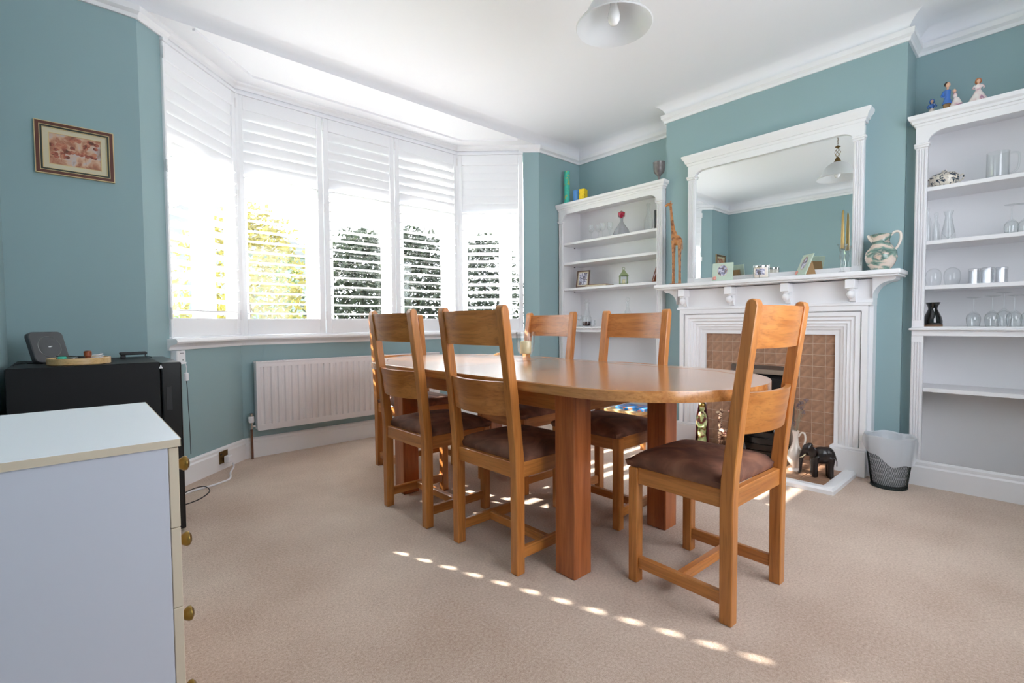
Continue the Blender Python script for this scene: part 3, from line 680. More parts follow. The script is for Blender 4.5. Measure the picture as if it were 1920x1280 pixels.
# ------------------------------------------------------------------ overmantel mirror
om = thing('overmantel_mirror', 'large white framed overmantel mirror with fluted sides', 'mirror', (3.8, 1.41, 1.308))
mx = 3.775; my0, my1 = .80, 1.995; mb = 1.308; sw = .058
a0, a1 = my0+sw, my1-sw
box(mx+.018, mx+.021, a0-.02, a1+.02, mb+.035, 2.24).emit('mirror_glass', 'mirror', om, w=True)
box(mx+.022, XC-.001, my0+.005, my1-.005, mb, 2.26).emit('backing_board', 'white', om, w=True)
for ya, yb in ((my0, a0), (a1, my1)):
    b = B(); b.box(mx+.004, mx+.022, ya, yb, mb, 2.16)
    for q in range(4): yy = ya+.007+q*.0125; b.box(mx-.002, mx+.006, yy, yy+.0075, mb+.05, 2.15, .001)
    b.emit('fluted_side', 'white', om, w=True)
    B().box(mx-.012, mx+.022, ya-.006, yb+.004, 2.156, 2.168, .002).box(mx-.018, mx+.022, ya-.012, yb+.006, 2.168, 2.182, .003).emit('capital', 'white', om, w=True)
box(mx, mx+.022, a0, a1, mb, mb+.045, .003).emit('bottom_rail', 'white', om, w=True)
r = .075
pts = [(my0, 2.18), (a0, 2.165)] + [(a0+r-r*cos(a), 2.165+r*sin(a)*.75) for a in [i*pi/16 for i in range(1, 9)]] + [(a1-r+r*cos(a), 2.165+r*sin(a)*.75) for a in [pi/2-i*pi/16 for i in range(0, 8)]] + [(a1, 2.165), (my1, 2.18), (my1, 2.285), (my0, 2.285)]
B().prism(pts, 'x', mx, mx+.022).emit('arched_rail', 'white', om, w=True)
cp = [(0, 2.27), (.006, 2.27), (.010, 2.288), (.018, 2.29), (.022, 2.308), (.034, 2.322), (.04, 2.336), (.04, 2.348), (0, 2.348)]
B().sweep([(XC-.001, my1), (mx, my1), (mx, my0), (XC-.001, my0)], cp, None, side=1).box(mx, XC-.001, my0, my1, 2.27, 2.347).emit('cornice', 'white', om, w=True, smooth=30)

# ------------------------------------------------------------------ pendant lamp
px, py = 1.95, 1.41
pl = thing('pendant_lamp', 'brass pendant lamp with a marbled white glass shade', 'lamp', (px, py, 2.89))
B().lathe([(0, ZC-2.89), (.055, ZC-2.89), (.056, ZC-2.898), (.04, ZC-2.91), (.018, ZC-2.922), (.008, ZC-2.93), (0, ZC-2.93)], n=24).emit('ceiling_rose', 'antbrass', pl, smooth=40)
b = B()
for i in range(7):
    z = -.052-i*.017; ax = i % 2
    b.tube([((.005*cos(a) if ax else 0), (0 if ax else .005*cos(a)), z+.011*sin(a)) for a in [k*pi/5 for k in range(10)]], .0014, 5, closed=True)
b.emit('chain', 'antbrass', pl, smooth=60)
B().lathe([(0, -.165), (.012, -.168), (.026, -.178), (.012, -.186), (.006, -.192), (0, -.192)], n=20).emit('collar', 'antbrass', pl, smooth=40)
b = B()
for k in range(4):
    b.tube([((.005+.02*sin(pi*i/12))*cos(k*pi/2+i*.26), (.005+.02*sin(pi*i/12))*sin(k*pi/2+i*.26), -.19-i*.0075) for i in range(13)], .0022, 5)
b.emit('twisted_cage', 'antbrass', pl, smooth=60)
B().lathe([(0, -.275), (.012, -.28), (.022, -.30), (.032, -.325), (.03, -.33), (0, -.33)], n=20).emit('shade_holder', 'antbrass', pl, smooth=40)
B().lathe([(.02, -.322), (.055, -.334), (.095, -.362), (.122, -.405), (.142, -.445), (.172, -.472), (.180, -.482), (.176, -.486), (.140, -.452), (.117, -.407), (.092, -.368), (.055, -.341), (.02, -.329)], n=48).emit('glass_shade', 'frost', pl, smooth=60)
B().lathe([(0, -.325), (.02, -.325), (.02, -.372), (0, -.372)], n=16).emit('bulb_socket', 'dark', pl, smooth=40)
B().lathe([(0, -.372), (.015, -.372), (.018, -.39), (.026, -.42), (.029, -.44), (.026, -.46), (.016, -.476), (0, -.48)], n=20).emit('bulb', 'bulb', pl, smooth=60)

# ------------------------------------------------------------------ left side: drawers, fridge and what stands there
du = thing('drawer_unit', 'pale grey chest of drawers with beige edging in the left foreground', 'drawers', (-.03, 1.63, 0))
dx0, dx1, dy0, dy1, dz = XL+.004, .148, 1.29, 1.975, .75
box(dx0, dx1, dy0, dy0+.016, .0, dz-.018, .001).emit('side_panel', 'drawer', du, w=True)
box(dx0, dx1, dy1-.016, dy1, .0, dz-.018, .001).emit('side_panel', 'drawer', du, w=True)
box(dx0, dx0+.006, dy0+.016, dy1-.016, .02, dz-.018).emit('back_panel', 'drawer', du, w=True)
box(dx0, dx1-.02, dy0+.016, dy1-.016, .0, .03).emit('base', 'edging', du, w=True)
box(dx0, .171, dy0-.006, dy1+.006, dz-.017, dz, .001).emit('top', 'drawertop', du, w=True)
box(dx0, .1725, dy0-.0075, dy0-.0058, dz-.0168, dz-.0004).emit('edging_strip', 'edging', du, w=True)
box(.1708, .1725, dy0-.0075, dy1+.0075, dz-.0168, dz-.0004).emit('edging_strip', 'edging', du, w=True)
for k in range(4):
    z1 = dz-.020-k*.181; z0 = max(z1-.1795, .004)
    d = box(.149, .1675, dy0+.001, dy1-.001, z0, z1, .0015).emit('drawer', 'edging', du, w=True)
    for yy in (dy0+.07, dy1-.07):
        B().lathe([(0, 0), (.008, 0), (.007, .006), (.012, .010), (.017, .018), (.0165, .024), (.009, .029), (0, .030)], n=18).xf(Matrix.Translation((.1675, yy, (z0+z1)/2+.035)) @ Matrix.Rotation(pi/2, 4, 'Y')).emit('knob', 'brass', d, w=True, smooth=50)
fr = thing('fridge', 'small black under-counter fridge against the left wall', 'fridge', (.05, 3.1, 0))
box(-.205, .302, 2.797, 3.395, .02, .83, .003).emit('cabinet', 'blackm', fr, w=True)
dr = box(.306, .386, 2.797, 3.395, .012, .826, .006, 2).emit('door', 'black', fr, w=True)
box(.322, .345, 2.7955, 2.80, .60, .71, .001).emit('handle_recess', 'dark', dr, w=True)
B().prism([(.298, .80), (.312, .80), (.305, .818)], 'y', 2.793, 2.80).emit('hinge_cover', 'plastic', dr, w=True)
for x in (-.16, .26):
    for y in (2.84, 3.35): B().lathe([(0, 0), (.016, 0), (.014, .02), (0, .022)], (x, y, 0), 12).emit('foot', 'dark', fr, w=True)
rt = thing('wireless_router', 'dark square router tilted back on its stand, pale ring on the face', 'router', (-.072, 3.12, .83), R(42))
pts = []
for cx_, cz_, a0 in ((.055, .125, 0), (-.055, .125, 90), (-.055, .022, 180), (.055, .022, 270)):
    for k in range(6): a = R(a0+k*18); pts.append((cx_+.022*cos(a), cz_+.022*sin(a)))
tl = Matrix.Rotation(R(-17), 4, 'X')
B().prism(pts, 'y', -.012, .012, .003).xf(Matrix.Translation((0, 0, .002)) @ tl).emit('body', 'grey', rt, smooth=30)
B().tube([(.05*cos(k*pi/18), -.0125, .075+.05*sin(k*pi/18)) for k in range(36)], .0011, 5, closed=True).xf(tl).emit('ring', 'steel', rt)
B().box(-.006, .006, -.0135, -.0125, .073, .078).box(.004, .012, -.0135, -.0125, .076, .079).xf(tl).emit('logo', 'plastic', rt)
B().box(-.05, .05, -.012, .075, 0, .006, .002).box(-.03, .03, .0, .045, .004, .02, .002).emit('foot', 'dark', rt)
rc = at('router_cable', 'thin black cable behind the router', 'cable', B().tube([(0, 0, 0), (-.03, -.03, -.002), (-.055, -.10, -.002), (-.05, -.2, -.002)], .002, 6), 'dark', (-.14, 3.17, .835))
ty = thing('wooden_tray', 'round shallow wooden tray of odds and ends on the black fridge', 'tray', (.022, 2.935, .831))
B().lathe([(0, 0), (.108, 0), (.11, .002), (.11, .027), (.108, .029), (.103, .027), (.103, .008), (0, .008)], n=40).emit('tray_body', 'birch', ty, smooth=40)
at('cotton_reel', 'small striped orange and cream wooden spinning top in the tray', 'reel', B().lathe([(0, 0), (.013, 0), (.014, .006), (.010, .009), (.010, .024), (.014, .028), (.014, .046), (.010, .05), (0, .051)], n=18), 'redwood', (.05, 2.90, .8395))
for nm, lb, m, x, y, p in (('green_counter', 'green bottle cap in the wooden tray', 'turq', -.035, 2.90, (.015, .026)), ('ring_box', 'shiny round metal pot in the wooden tray', 'steel', .0, 2.885, (.018, .024)), ('black_counter', 'black round lid in the wooden tray', 'dark', .025, 2.935, (.016, .024))):
    at(nm, lb, 'lid', B().lathe([(0, 0), (p[0], 0), (p[0], p[1]), (p[0]*.8, p[1]+.002), (0, p[1]+.002)], n=16), m, (x, y, .8395))
at('earphone_cable', 'coiled white and black leads in the wooden tray', 'cable', B().tube([(.03*cos(k*.6)*(1-k*.012), .022*sin(k*.6), .004+.0009*k) for k in range(34)], .0022, 5), 'plastic', (.085, 2.945, .8395))
at('charging_lead', 'dark coiled lead at the back of the wooden tray', 'cable', B().tube([(.035*cos(k*.55), .016*sin(k*.55), .004+.0008*k) for k in range(30)], .0022, 5), 'dark', (-.02, 2.98, .8395))
tg = thing('card_reader', 'flat black gadget on a small foot at the back of the fridge top', 'gadget', (.235, 3.25, .83))
box(-.055, .06, -.03, .03, .018, .033, .004).emit('body', 'dark', tg); box(-.05, -.03, -.02, .02, 0, .019, .002).emit('foot', 'dark', tg)
B().tube([(.052, -.02, .02), (.052, -.024, .008), (.068, -.04, .005), (.075, -.06, .004)], .0022, 6).emit('lead', 'dark', tg)

def onwall(p, q, s_):   # point s_ metres along an angled wall
    d = (Vector(q)-Vector(p)).normalized(); return Vector(p)+d*s_, math.atan2(d.y, d.x)
pt, an = onwall(PA, PB, .195)
sb = thing('white_junction_box', 'white electrical box fixed under the left end of the sill', 'box', (pt.x, pt.y, .775), an)
box(-.036, .036, -.045, -.001, 0, .072, .004).emit('cover', 'plastic', sb); box(-.034, .034, -.05, -.001, -.01, .001, .002).emit('lower_lip', 'plastic', sb)
for k in range(5): box(-.012+k*.006, -.008+k*.006, -.0465, -.045, .055, .059).emit('mark', 'grey', sb)
B().lathe([(0, 0), (.004, 0), (.004, .002), (0, .002)], n=10).xf(Matrix.Translation((.01, -.045, .015)) @ Matrix.Rotation(pi/2, 4, 'X')).emit('screw', 'steel', sb)
ad = thing('usb_adaptor', 'white plug adaptor hanging on its lead below the sill box', 'adaptor', (pt.x+.025, pt.y-.0, .66), an)
box(-.012, .012, -.05, -.03, 0, .05, .004).emit('body', 'plastic', ad)
B().tube([(0, -.04, .05), (.002, -.042, .08), (-.008, -.045, .105)], .0025, 6).emit('lead', 'plastic', ad)
B().tube([(0, -.04, 0), (.003, -.042, -.06), (-.004, -.05, -.15), (-.012, -.06, -.24), (-.02, -.07, -.45)], .002, 6).emit('lower_lead', 'dark', ad)
pt, an = onwall(PA, PB, .575)
so = thing('wall_socket', 'bronze socket plate set in the skirting of the angled bay wall', 'socket', (pt.x, pt.y, .045), an)
box(-.043, .043, -.026, -.0205, 0, .085, .002).emit('plate', 'antbrass', so); box(-.035, -.02, -.028, -.026, .06, .07).emit('switch', 'dark', so)
pg = thing('plug', 'white three-pin plug in the bronze socket', 'plug', (pt.x+.012, pt.y, .048), an)
box(-.025, .025, -.062, -.0265, .0, .048, .005).emit('body', 'plastic', pg)
at('white_flex', 'white flex running from the plug along the carpet', 'cable', B().tube([(.80, 3.765, .05), (.80, 3.755, .02), (.765, 3.68, .006), (.735, 3.55, .005), (.69, 3.50, .005), (.60, 3.455, .005), (.52, 3.43, .006), (.45, 3.38, .006), (.42, 3.28, .006)], .006, 8), 'plastic', (0, 0, 0))
at('black_flex', 'thin dark lead looped on the carpet beside the fridge', 'cable', B().tube([(.395, 3.20, .004), (.44, 3.20, .004), (.52, 3.25, .004), (.585, 3.36, .004), (.57, 3.44, .016), (.50, 3.42, .018), (.42, 3.36, .004), (.39, 3.35, .004)], .0028, 8), 'dark', (0, 0, 0))

# framed autumn picture
pf = thing('framed_picture', 'small framed autumn landscape hung on the teal wall left of the bay', 'picture', (.044, YW, 1.91))
def nest(o, i, y0, y1, nm, m, parent):
    b = B()
    for x0, x1, z0, z1 in ((-o[0], o[0], i[1], o[1]), (-o[0], o[0], -o[1], -i[1]), (-o[0], -i[0], -i[1], i[1]), (i[0], o[0], -i[1], i[1])): b.box(x0, x1, y0, y1, z0, z1)
    return b.emit(nm, m, parent)
dims = [(.155, .132), (.151, .128), (.137, .114), (.134, .111), (.126, .103), (.123, .100), (.103, .080), (.100, .077)]
for (o, i, nm, m, y) in ((0, 1, 'outer_slip', 'framegold', -.020), (1, 2, 'frame', 'framebrown', -.022), (2, 3, 'slip', 'framegold', -.020), (3, 4, 'inner_frame', 'framegreen', -.019), (4, 5, 'slip', 'framegold', -.017), (5, 6, 'mount', 'mount', -.013), (6, 7, 'mount_edge', 'framegold', -.014)):
    nest(dims[o], dims[i], y, -.002, nm, m, pf)
pa = box(-.1, .1, -.010, -.002, -.077, .077).emit('painting', 'painting', pf)
for cx_, cz_, rx_, rz_, sd_ in ((-.06, -.005, .035, .035, 3), (.035, .02, .05, .045, 5)):
    b = B(); random.seed(sd_)
    for k in range(22): b.ell((cx_+random.uniform(-1, 1)*rx_, -.0095, cz_+random.uniform(-1, 1)*rz_), (.013, .0012, .010), 8)
    b.tube([(cx_, -.0098, cz_), (cx_+.004, -.0098, -.06)], .0012, 4); b.emit('painted_trees', 'treepaint', pa, kind='stuff')

# ------------------------------------------------------------------ organic figures
def fuse(b, name, m, parent, vox=.004, smooth_it=4):
    o = b.emit(name, m, parent, smooth=180)
    r = o.modifiers.new('fuse', 'REMESH'); r.mode = 'VOXEL'; r.voxel_size = vox; r.use_smooth_shade = True
    q = o.modifiers.new('soften', 'SMOOTH'); q.iterations = smooth_it; q.factor = .5
    return o
el = thing('elephant_carving', 'dark carved wooden elephant standing on the right end of the hearth', 'ornament', (3.475, .925, .0195), R(118)); el.scale = (.9, 1, 1)
b = B(); b.ell((0, 0, .135), (.075, .045, .055)); b.ell((-.03, 0, .14), (.05, .044, .052))
for x, y in ((.045, .024), (.045, -.024), (-.05, .024), (-.05, -.024)):
    b.tube([(x, y, .13), (x+.004, y, .07), (x+.002, y, .0)], [.026, .019, .019], 12)
b.ell((.088, 0, .165), (.036, .03, .040)); b.ell((.075, 0, .195), (.02, .02, .016))
b.tube([(.105, 0, .16), (.125, 0, .12), (.13, 0, .07), (.132, 0, .03), (.145, 0, .012)], [.02, .015, .012, .010, .008], 10)
b.tube([(-.075, 0, .15), (-.09, 0, .10), (-.09, 0, .07)], [.006, .004, .005], 6)
fuse(b, 'body', 'ebony', el)
for s in (-1, 1):
    b = B().ell((0, 0, 0), (.026, .006, .036)); b.xf(Matrix.Translation((.068, s*.036, .160)) @ Matrix.Rotation(s*R(-22), 4, 'Z')); b.emit('ear', 'ebony', el, smooth=60)
    B().tube([(.104, s*.016, .14), (.125, s*.022, .122), (.142, s*.022, .118)], [.004, .003, .0012], 6).emit('tusk', 'wax', el)
gi = thing('tall_giraffe_carving', 'tall slim carved wooden giraffe left of the overmantel mirror', 'ornament', (3.69, 2.045, 1.3085), R(100))
b = B(); b.ell((0, 0, .36), (.042, .026, .042)); b.ell((.02, 0, .395), (.026, .022, .05))
for x, y in ((.026, .014), (.026, -.014), (-.026, .014), (-.026, -.014)):
    b.tube([(x, y, .36), (x*.95, y, .24), (x, y, .12), (x, y, .005)], [.015, .009, .0065, .008], 8)
b.tube([(.022, 0, .40), (.036, 0, .50), (.046, 0, .60), (.052, 0, .655)], [.021, .014, .010, .011], 10)
b.ell((.066, 0, .662), (.028, .011, .012)); b.ell((.088, 0, .655), (.012, .008, .008))
for s in (-1, 1): b.tube([(.052, s*.006, .668), (.048, s*.008, .69)], [.0035, .004], 6); b.tube([(.048, s*.01, .665), (.04, s*.022, .668)], [.005, .003], 6)
b.tube([(-.04, 0, .37), (-.05, 0, .33), (-.048, 0, .28)], [.004, .003, .004], 6)
fuse(b, 'body', 'giraffe', gi, .003, 3)
box(-.045, .05, -.028, .028, 0, .009, .003).emit('base', 'giraffe', gi)
g2 = thing('striped_animal_carving', 'small dark striped carved animal on the hearth, left of the fire', 'ornament', (3.60, 1.60, .0195), R(75))
b = B(); b.ell((0, 0, .15), (.05, .022, .034))
for x, y in ((.032, .013), (.032, -.013), (-.036, .013), (-.036, -.013)): b.tube([(x, y, .15), (x, y, .07), (x, y, .0)], [.013, .008, .008], 8)
b.tube([(.035, 0, .165), (.04, 0, .23), (.036, 0, .285)], [.018, .013, .011], 8); b.ell((.05, 0, .29), (.03, .012, .013))
for s in (-1, 1): b.tube([(.034, s*.006, .295), (.026, s*.010, .325)], [.004, .003], 6); b.tube([(.034, s*.008, .29), (.02, s*.024, .30)], [.005, .002], 6)
fuse(b, 'body', 'zebra', g2, .003, 3)
kg = thing('robed_figure_carving', 'painted carved robed figure with maroon cloak at the left of the hearth', 'ornament', (3.585, 1.765, .0195), R(-70))
b = B().lathe([(0, 0), (.036, 0), (.037, .02), (.03, .12), (.032, .2), (.034, .26), (.022, .285), (0, .29)], n=20); b.ell((0, -.002, .315), (.022, .022, .028))
b.tube([(-.03, -.01, .25), (-.028, -.03, .19), (.0, -.038, .17), (.028, -.03, .19), (.03, -.01, .25)], .010, 8)
fuse(b, 'body', 'figcream', kg, .004, 3)
b = B(); n = 16; vs = []
for z, r_ in ((.0, .052), (.12, .047), (.25, .043), (.30, .034), (.345, .028), (.365, .012)):
    vs.append([b.bm.verts.new((r_*cos(R(-20+220*i/n)), .006+r_*sin(R(-20+220*i/n)), z)) for i in range(n+1)])
for a, c in zip(vs, vs[1:]):
    for i in range(n): b.bm.faces.new((a[i], a[i+1], c[i+1], c[i]))
o = b.emit('cloak', 'maroon', kg, smooth=60); sm = o.modifiers.new('thick', 'SOLIDIFY'); sm.thickness = .006
B().lathe([(.024, .325), (.026, .335), (.024, .352), (.012, .362), (0, .364)], n=16).emit('crown', 'brass', kg, smooth=50)
bd = thing('duck_carving', 'grey carved duck with an orange bill beside the fire', 'ornament', (3.60, 1.50, .0195), R(100))
b = B(); b.ell((-.01, 0, .13), (.035, .03, .10)); b.tube([(.0, 0, .19), (.008, 0, .26), (.01, 0, .31)], [.026, .018, .018], 10); b.ell((.014, 0, .325), (.026, .021, .022)); b.tube([(-.03, 0, .09), (-.055, 0, .05)], [.02, .006], 8)
fuse(b, 'body', 'grey', bd, .004, 3)
B().tube([(.03, 0, .325), (.05, 0, .320), (.066, 0, .318)], [.010, .009, .005], 8).emit('bill', 'pinkflower', bd, smooth=60)
for s in (-1, 1): B().tube([(0, s*.014, .05), (.002, s*.014, .004)], .005, 6).box(-.012, .022, s*.014-.009, s*.014+.009, 0, .006, .002).emit('leg', 'pinkflower', bd)
# ewer with dried stems
ew = thing('ewer', 'tall cream ceramic ewer with a looped handle, on the hearth', 'jug', (3.50, 1.085, .0195))
B().lathe([(0, 0), (.038, 0), (.04, .004), (.022, .014), (.02, .022), (.04, .05), (.05, .085), (.046, .12), (.028, .155), (.017, .185), (.015, .22), (.02, .25), (.024, .262), (.021, .262), (.012, .22), (.0, .20)], n=28).emit('body', 'ceramic', ew, smooth=60)
B().tube([(.0, -.018, .225), (.0, -.034, .252), (.0, -.052, .25), (.0, -.058, .215), (.0, -.05, .17), (.0, -.042, .135)], [.006]*6, 8).emit('handle', 'ceramic', ew, smooth=60)
ds = thing('dried_flowers', 'dried seed heads standing in the cream ewer', 'flowers', (3.50, 1.085, .26)); 
for k, (x, y, z) in enumerate(((.0, -.03, .20), (.01, -.055, .22), (.005, -.01, .18), (-.01, -.035, .17), (.0, .015, .06), (.012, -.04, .14))):
    s_ = B().tube([(0, 0, -.02), (x*.5, y*.4, z*.5), (x, y, z)], .0018, 5).emit('stem', 'stalk', ds)
    random.seed(k); b = B()
    for q in range(26):
        a, c = random.uniform(0, 6.28), random.uniform(-1, 1); v = Vector(((1-c*c)**.5*cos(a), (1-c*c)**.5*sin(a), c)); p = Vector((x, y, z+.008))
        b.tube([p, p+v*.017], [.003, .0012], 4)
    b.emit('seed_head', 'dried', s_)

# waste bin
bn = thing('waste_bin', 'round dark wire mesh waste bin beside the fireplace', 'bin', (3.625, .612, 0))
r0, r1, H = .088, .122, .30
b = B().tube([(r0*cos(k*pi/20), r0*sin(k*pi/20), .005) for k in range(40)], .005, 6, closed=True); b.emit('base_ring', 'wire', bn, smooth=60)
B().tube([(r1*cos(k*pi/20), r1*sin(k*pi/20), H) for k in range(40)], .003, 6, closed=True).emit('rim', 'wire', bn, smooth=60)
B().lathe([(0, .006), (r0, .006), (r0, .008), (0, .008)], n=32).emit('base', 'wire', bn)
b = B(); N = 56
for k in range(N):
    for sg in (-1, 1):
        b.tube([((r0+(r1-r0)*t)*cos(2*pi*k/N+sg*t*1.0), (r0+(r1-r0)*t)*sin(2*pi*k/N+sg*t*1.0), .008+(H-.008)*t) for t in [i/12 for i in range(13)]], .0011, 3, cap=False)
b.emit('wire_mesh', 'wire', bn, kind='stuff')
ln = thing('bin_liner', 'crinkled white plastic liner folded over the mesh bin', 'bag', (3.625, .612, .01))
b = B(); n = 72; vs = []
def lr(a, base, w): return base + w*(sin(a*7)*.4+sin(a*13+1)*.35+sin(a*23+2)*.25)
for lvl in range(9):
    row = []
    for i in range(n):
        a = 2*pi*i/n; front = .5+.5*cos(a-R(222))
        if lvl < 4: t = lvl/3; r = lr(a, .075+(.113-.075)*t, .004); z = .02+t*.285
        elif lvl == 4: r = lr(a, r1+.003, .002); z = H+.013+.004*sin(a*5)
        else:
            u = (lvl-4)/4; drop = (.05+.11*front**2+.012*sin(a*6)); z = H+.006-drop*u; r = lr(a, r1-(H-z)*.113+.010+.006*u, .003)
        row.append(b.bm.verts.new((r*cos(a), r*sin(a), z-.01)))
    vs.append(row)
for a, c in zip(vs, vs[1:]):
    for i in range(n): b.bm.faces.new((a[i], a[(i+1) % n], c[(i+1) % n], c[i]))
b.emit('liner', 'liner', ln, smooth=60)

# low stool with box
st = thing('low_stool', 'low wooden stool standing before the corner bookcase', 'stool', (3.42, 2.28, 0))
box(-.16, .16, -.21, .21, .225, .25, .004).emit('seat', 'oaky', st)
for x in (-.13, .13):
    for y in (-.18, .18): box(x-.016, x+.016, y-.016, y+.016, 0, .226, .002).emit('leg', 'oakz', st)
for y in (-.17, .17): box(-.13, .13, y-.008, y+.008, .18, .224).emit('rail', 'oakx', st)
by = thing('wooden_board', 'pale wooden board lying on the low stool', 'board', (3.42, 2.30, .2505)); box(-.14, .13, -.15, .17, 0, .032, .004).emit('board', 'birch', by)
at('game_box', 'blue illustrated flat box lying on the pale wooden board', 'box', B().box(-.10, .10, -.13, .13, 0, .022, .002), 'bluebox', (3.44, 2.27, .283), rz=.12)

# ------------------------------------------------------------------ on the mantelshelf (top z = 1.308)
MZ = 1.3085
def easel(name, label, loc, rz, w_, h_, lean=15):
    t = thing(name, label, 'photo frame', loc, rz); m = Matrix.Translation((0, 0, .003)) @ Matrix.Rotation(R(-lean), 4, 'X')
    B().box(-w_/2, w_/2, -.005, .005, 0, h_, .002).xf(m).emit('frame', 'aqua', t)
    def oval(rx, rz_, y, nm, mm, cz=0, cx_=0):
        B().prism([(cx_+rx*cos(k*pi/14), h_*.56+cz+rz_*sin(k*pi/14)) for k in range(28)], 'y', y, -.004).xf(m).emit(nm, mm, t)
    oval(w_*.26, h_*.33, -.0060, 'oval_mount', 'mount'); oval(w_*.23, h_*.30, -.0066, 'photo_print', 'photo')
    b = B()
    for k in range(5): b.ell((-w_*.36+.009*cos(k*1.25), -.009, .02+.009*sin(k*1.25)), (.007, .004, .007), 8)
    b.ell((-w_*.36, -.012, .02), (.004, .003, .004), 8); b.xf(m).emit('flower', 'pinkflower', t, smooth=60)
    a_ = h_*.72*math.tan(R(lean))+.009
    B().prism([(.009, .003), (.085, .003), (a_+.002, h_*.72), (a_, h_*.72)], 'x', -w_*.3, w_*.3).emit('stand', 'brownback', t)
    return t
easel('oval_photo_frame', 'pale aqua easel photo frame with an oval portrait, left on the mantelshelf', (3.665, 1.655, MZ), R(-80), .148, .138, 10)
easel('oval_photo_frame', 'pale aqua oval photo frame turned edge-on, right of the candle tin', (3.672, 1.125, MZ), R(-134), .12, .152, 22)
jt = thing('candle_tin', 'silver lidded candle jar with a printed label on the mantelshelf', 'candle', (3.69, 1.384, MZ))
B().lathe([(0, .006), (.044, .006), (.046, .01), (.046, .078), (0, .078)], n=32).emit('jar', 'ceramic', jt, smooth=40)
B().lathe([(0, .076), (.048, .076), (.049, .08), (.049, .09), (.046, .093), (0, .093)], n=32).emit('lid', 'chrome', jt, smooth=40)
b = B(); n = 10
for i in range(n):
    a0, a1 = R(150+i*8), R(150+(i+1)*8); v = [b.bm.verts.new((.0466*cos(a), .0466*sin(a), z)) for a, z in ((a0, .025), (a1, .025), (a1, .068), (a0, .068))]; b.bm.faces.new(v)
b.emit('label', 'photo', jt)
for a in (100, 190, 280, 10): B().tube([(.051*cos(R(a)), .051*sin(R(a)), .0), (.051*cos(R(a)), .051*sin(R(a)), .098)], .0025, 6).emit('rod', 'chrome', jt)
B().tube([(.051*cos(k*pi/16), .051*sin(k*pi/16), .004) for k in range(32)], .0022, 5, closed=True).emit('ring', 'chrome', jt)
cs = thing('glass_candlestick', 'tall cut glass candlestick at the right end of the mantelshelf', 'candlestick', (3.735, .898, MZ))
B().lathe([(0, 0), (.03, 0), (.03, .006), (.012, .016), (.009, .03), (.013, .05), (.009, .075), (.014, .10), (.018, .12), (.012, .135), (.016, .15), (.022, .175), (.03, .19), (.026, .19), (.014, .165), (0, .16)], n=10).emit('stem', 'cutglass', cs, smooth=30)
at('taper_candle', 'tall gold taper candle in the glass candlestick', 'candle', B().lathe([(0, 0), (.011, 0), (.010, .10), (.006, .235), (.003, .248), (0, .249)], n=16), 'gold', (3.735, .898, MZ+.162), smooth=50)
jg = thing('painted_jug', 'large cream jug painted with green waves, right end of the mantelshelf', 'jug', (3.715, .69, MZ))
B().lathe([(0, 0), (.042, 0), (.045, .004), (.07, .04), (.082, .08), (.078, .115), (.058, .145), (.043, .17), (.042, .19), (.05, .212), (.056, .222), (.051, .222), (.038, .19), (.04, .165), (0, .15)], n=36).emit('body', 'jugpaint', jg, smooth=60)
B().tube([(0, .038, .185), (0, .055, .205), (0, .07, .224)], [.016, .014, .006], 10).emit('spout', 'ceramic', jg, smooth=60)
B().tube([(0, -.046, .212), (0, -.07, .232), (0, -.092, .222), (0, -.095, .185), (0, -.085, .15), (0, -.07, .125)], .007, 8).emit('handle', 'ceramic', jg, smooth=60)

# ------------------------------------------------------------------ bookcase contents
def refine(pr, k=3):
    out = []
    for i in range(len(pr)-1):
        p0, p1, p2, p3 = pr[max(i-1, 0)], pr[i], pr[i+1], pr[min(i+2, len(pr)-1)]
        for j in range(k):
            t = j/k; q = [.5*((2*b)+(c-a)*t+(2*a-5*b+4*c-d)*t*t+(-a+3*b-3*c+d)*t**3) for a, b, c, d in zip(p0, p1, p2, p3)]
            out.append((max(q[0], 0 if (p1[0] == 0 and j == 0) else .0006), q[1]))
    out.append(pr[-1]); lo, hi = min(p[1] for p in pr), max(p[1] for p in pr)
    return [(r, min(max(z, lo), hi)) for r, z in out]
def wineglass(inv=False, h=.17, r=.032, c='glass', nm='wine_glass', label='', loc=(0, 0, 0), group=None):
    pr = [(0, 0), (r*.95, 0), (r*.95, .002), (.006, .008), (.0035, .02), (.0035, h*.45), (.008, h*.49), (r*.8, h*.60), (r, h*.75), (r*.82, h), (r*.80, h), (r*.97, h*.75), (r*.77, h*.61), (0, h*.52)]
    if inv: pr = [(q, h-z) for q, z in pr]
    return at(nm, label, 'glass', B().lathe(refine(pr), n=28), c, loc, group, 60)
def bottle(label, loc, h, r, m='glass', nm='bottle', cat='bottle', neck=.3, stopper=None):
    pr = [(0, 0), (r, 0), (r*1.02, .004), (r, h*(1-neck)*.8), (r*.45, h*(1-neck)), (r*.4, h*.9), (r*.55, h*.93), (r*.5, h), (r*.3, h), (r*.28, h*.8), (r*.8, h*.4), (r*.85, .008), (0, .008)]
    t = at(nm, label, cat, B().lathe(refine(pr, 2), n=28), m, loc, None, 50)
    if stopper: B().ell((0, 0, h+stopper*.8), (stopper, stopper, stopper), 12).emit('stopper', m, t, smooth=60)
    return t
XS = 3.90; s1, s2, s3, s4 = 1.8235, 1.6205, 1.3585, .9625
at('gift_tube', 'tall turquoise patterned tube on top of the corner bookcase', 'tube', B().lathe([(0, 0), (.029, 0), (.029, .332), (.0295, .334), (.0295, .342), (0, .343)], n=24), 'turq', (3.835, 3.355, 2.2175))
bt = at('round_tin', 'blue round tin on the corner bookcase top', 'tin', B().lathe([(0, 0), (.038, 0), (.038, .105), (.0395, .106), (.0395, .125), (0, .126)], n=28), 'bluecan', (3.85, 3.235, 2.2175))
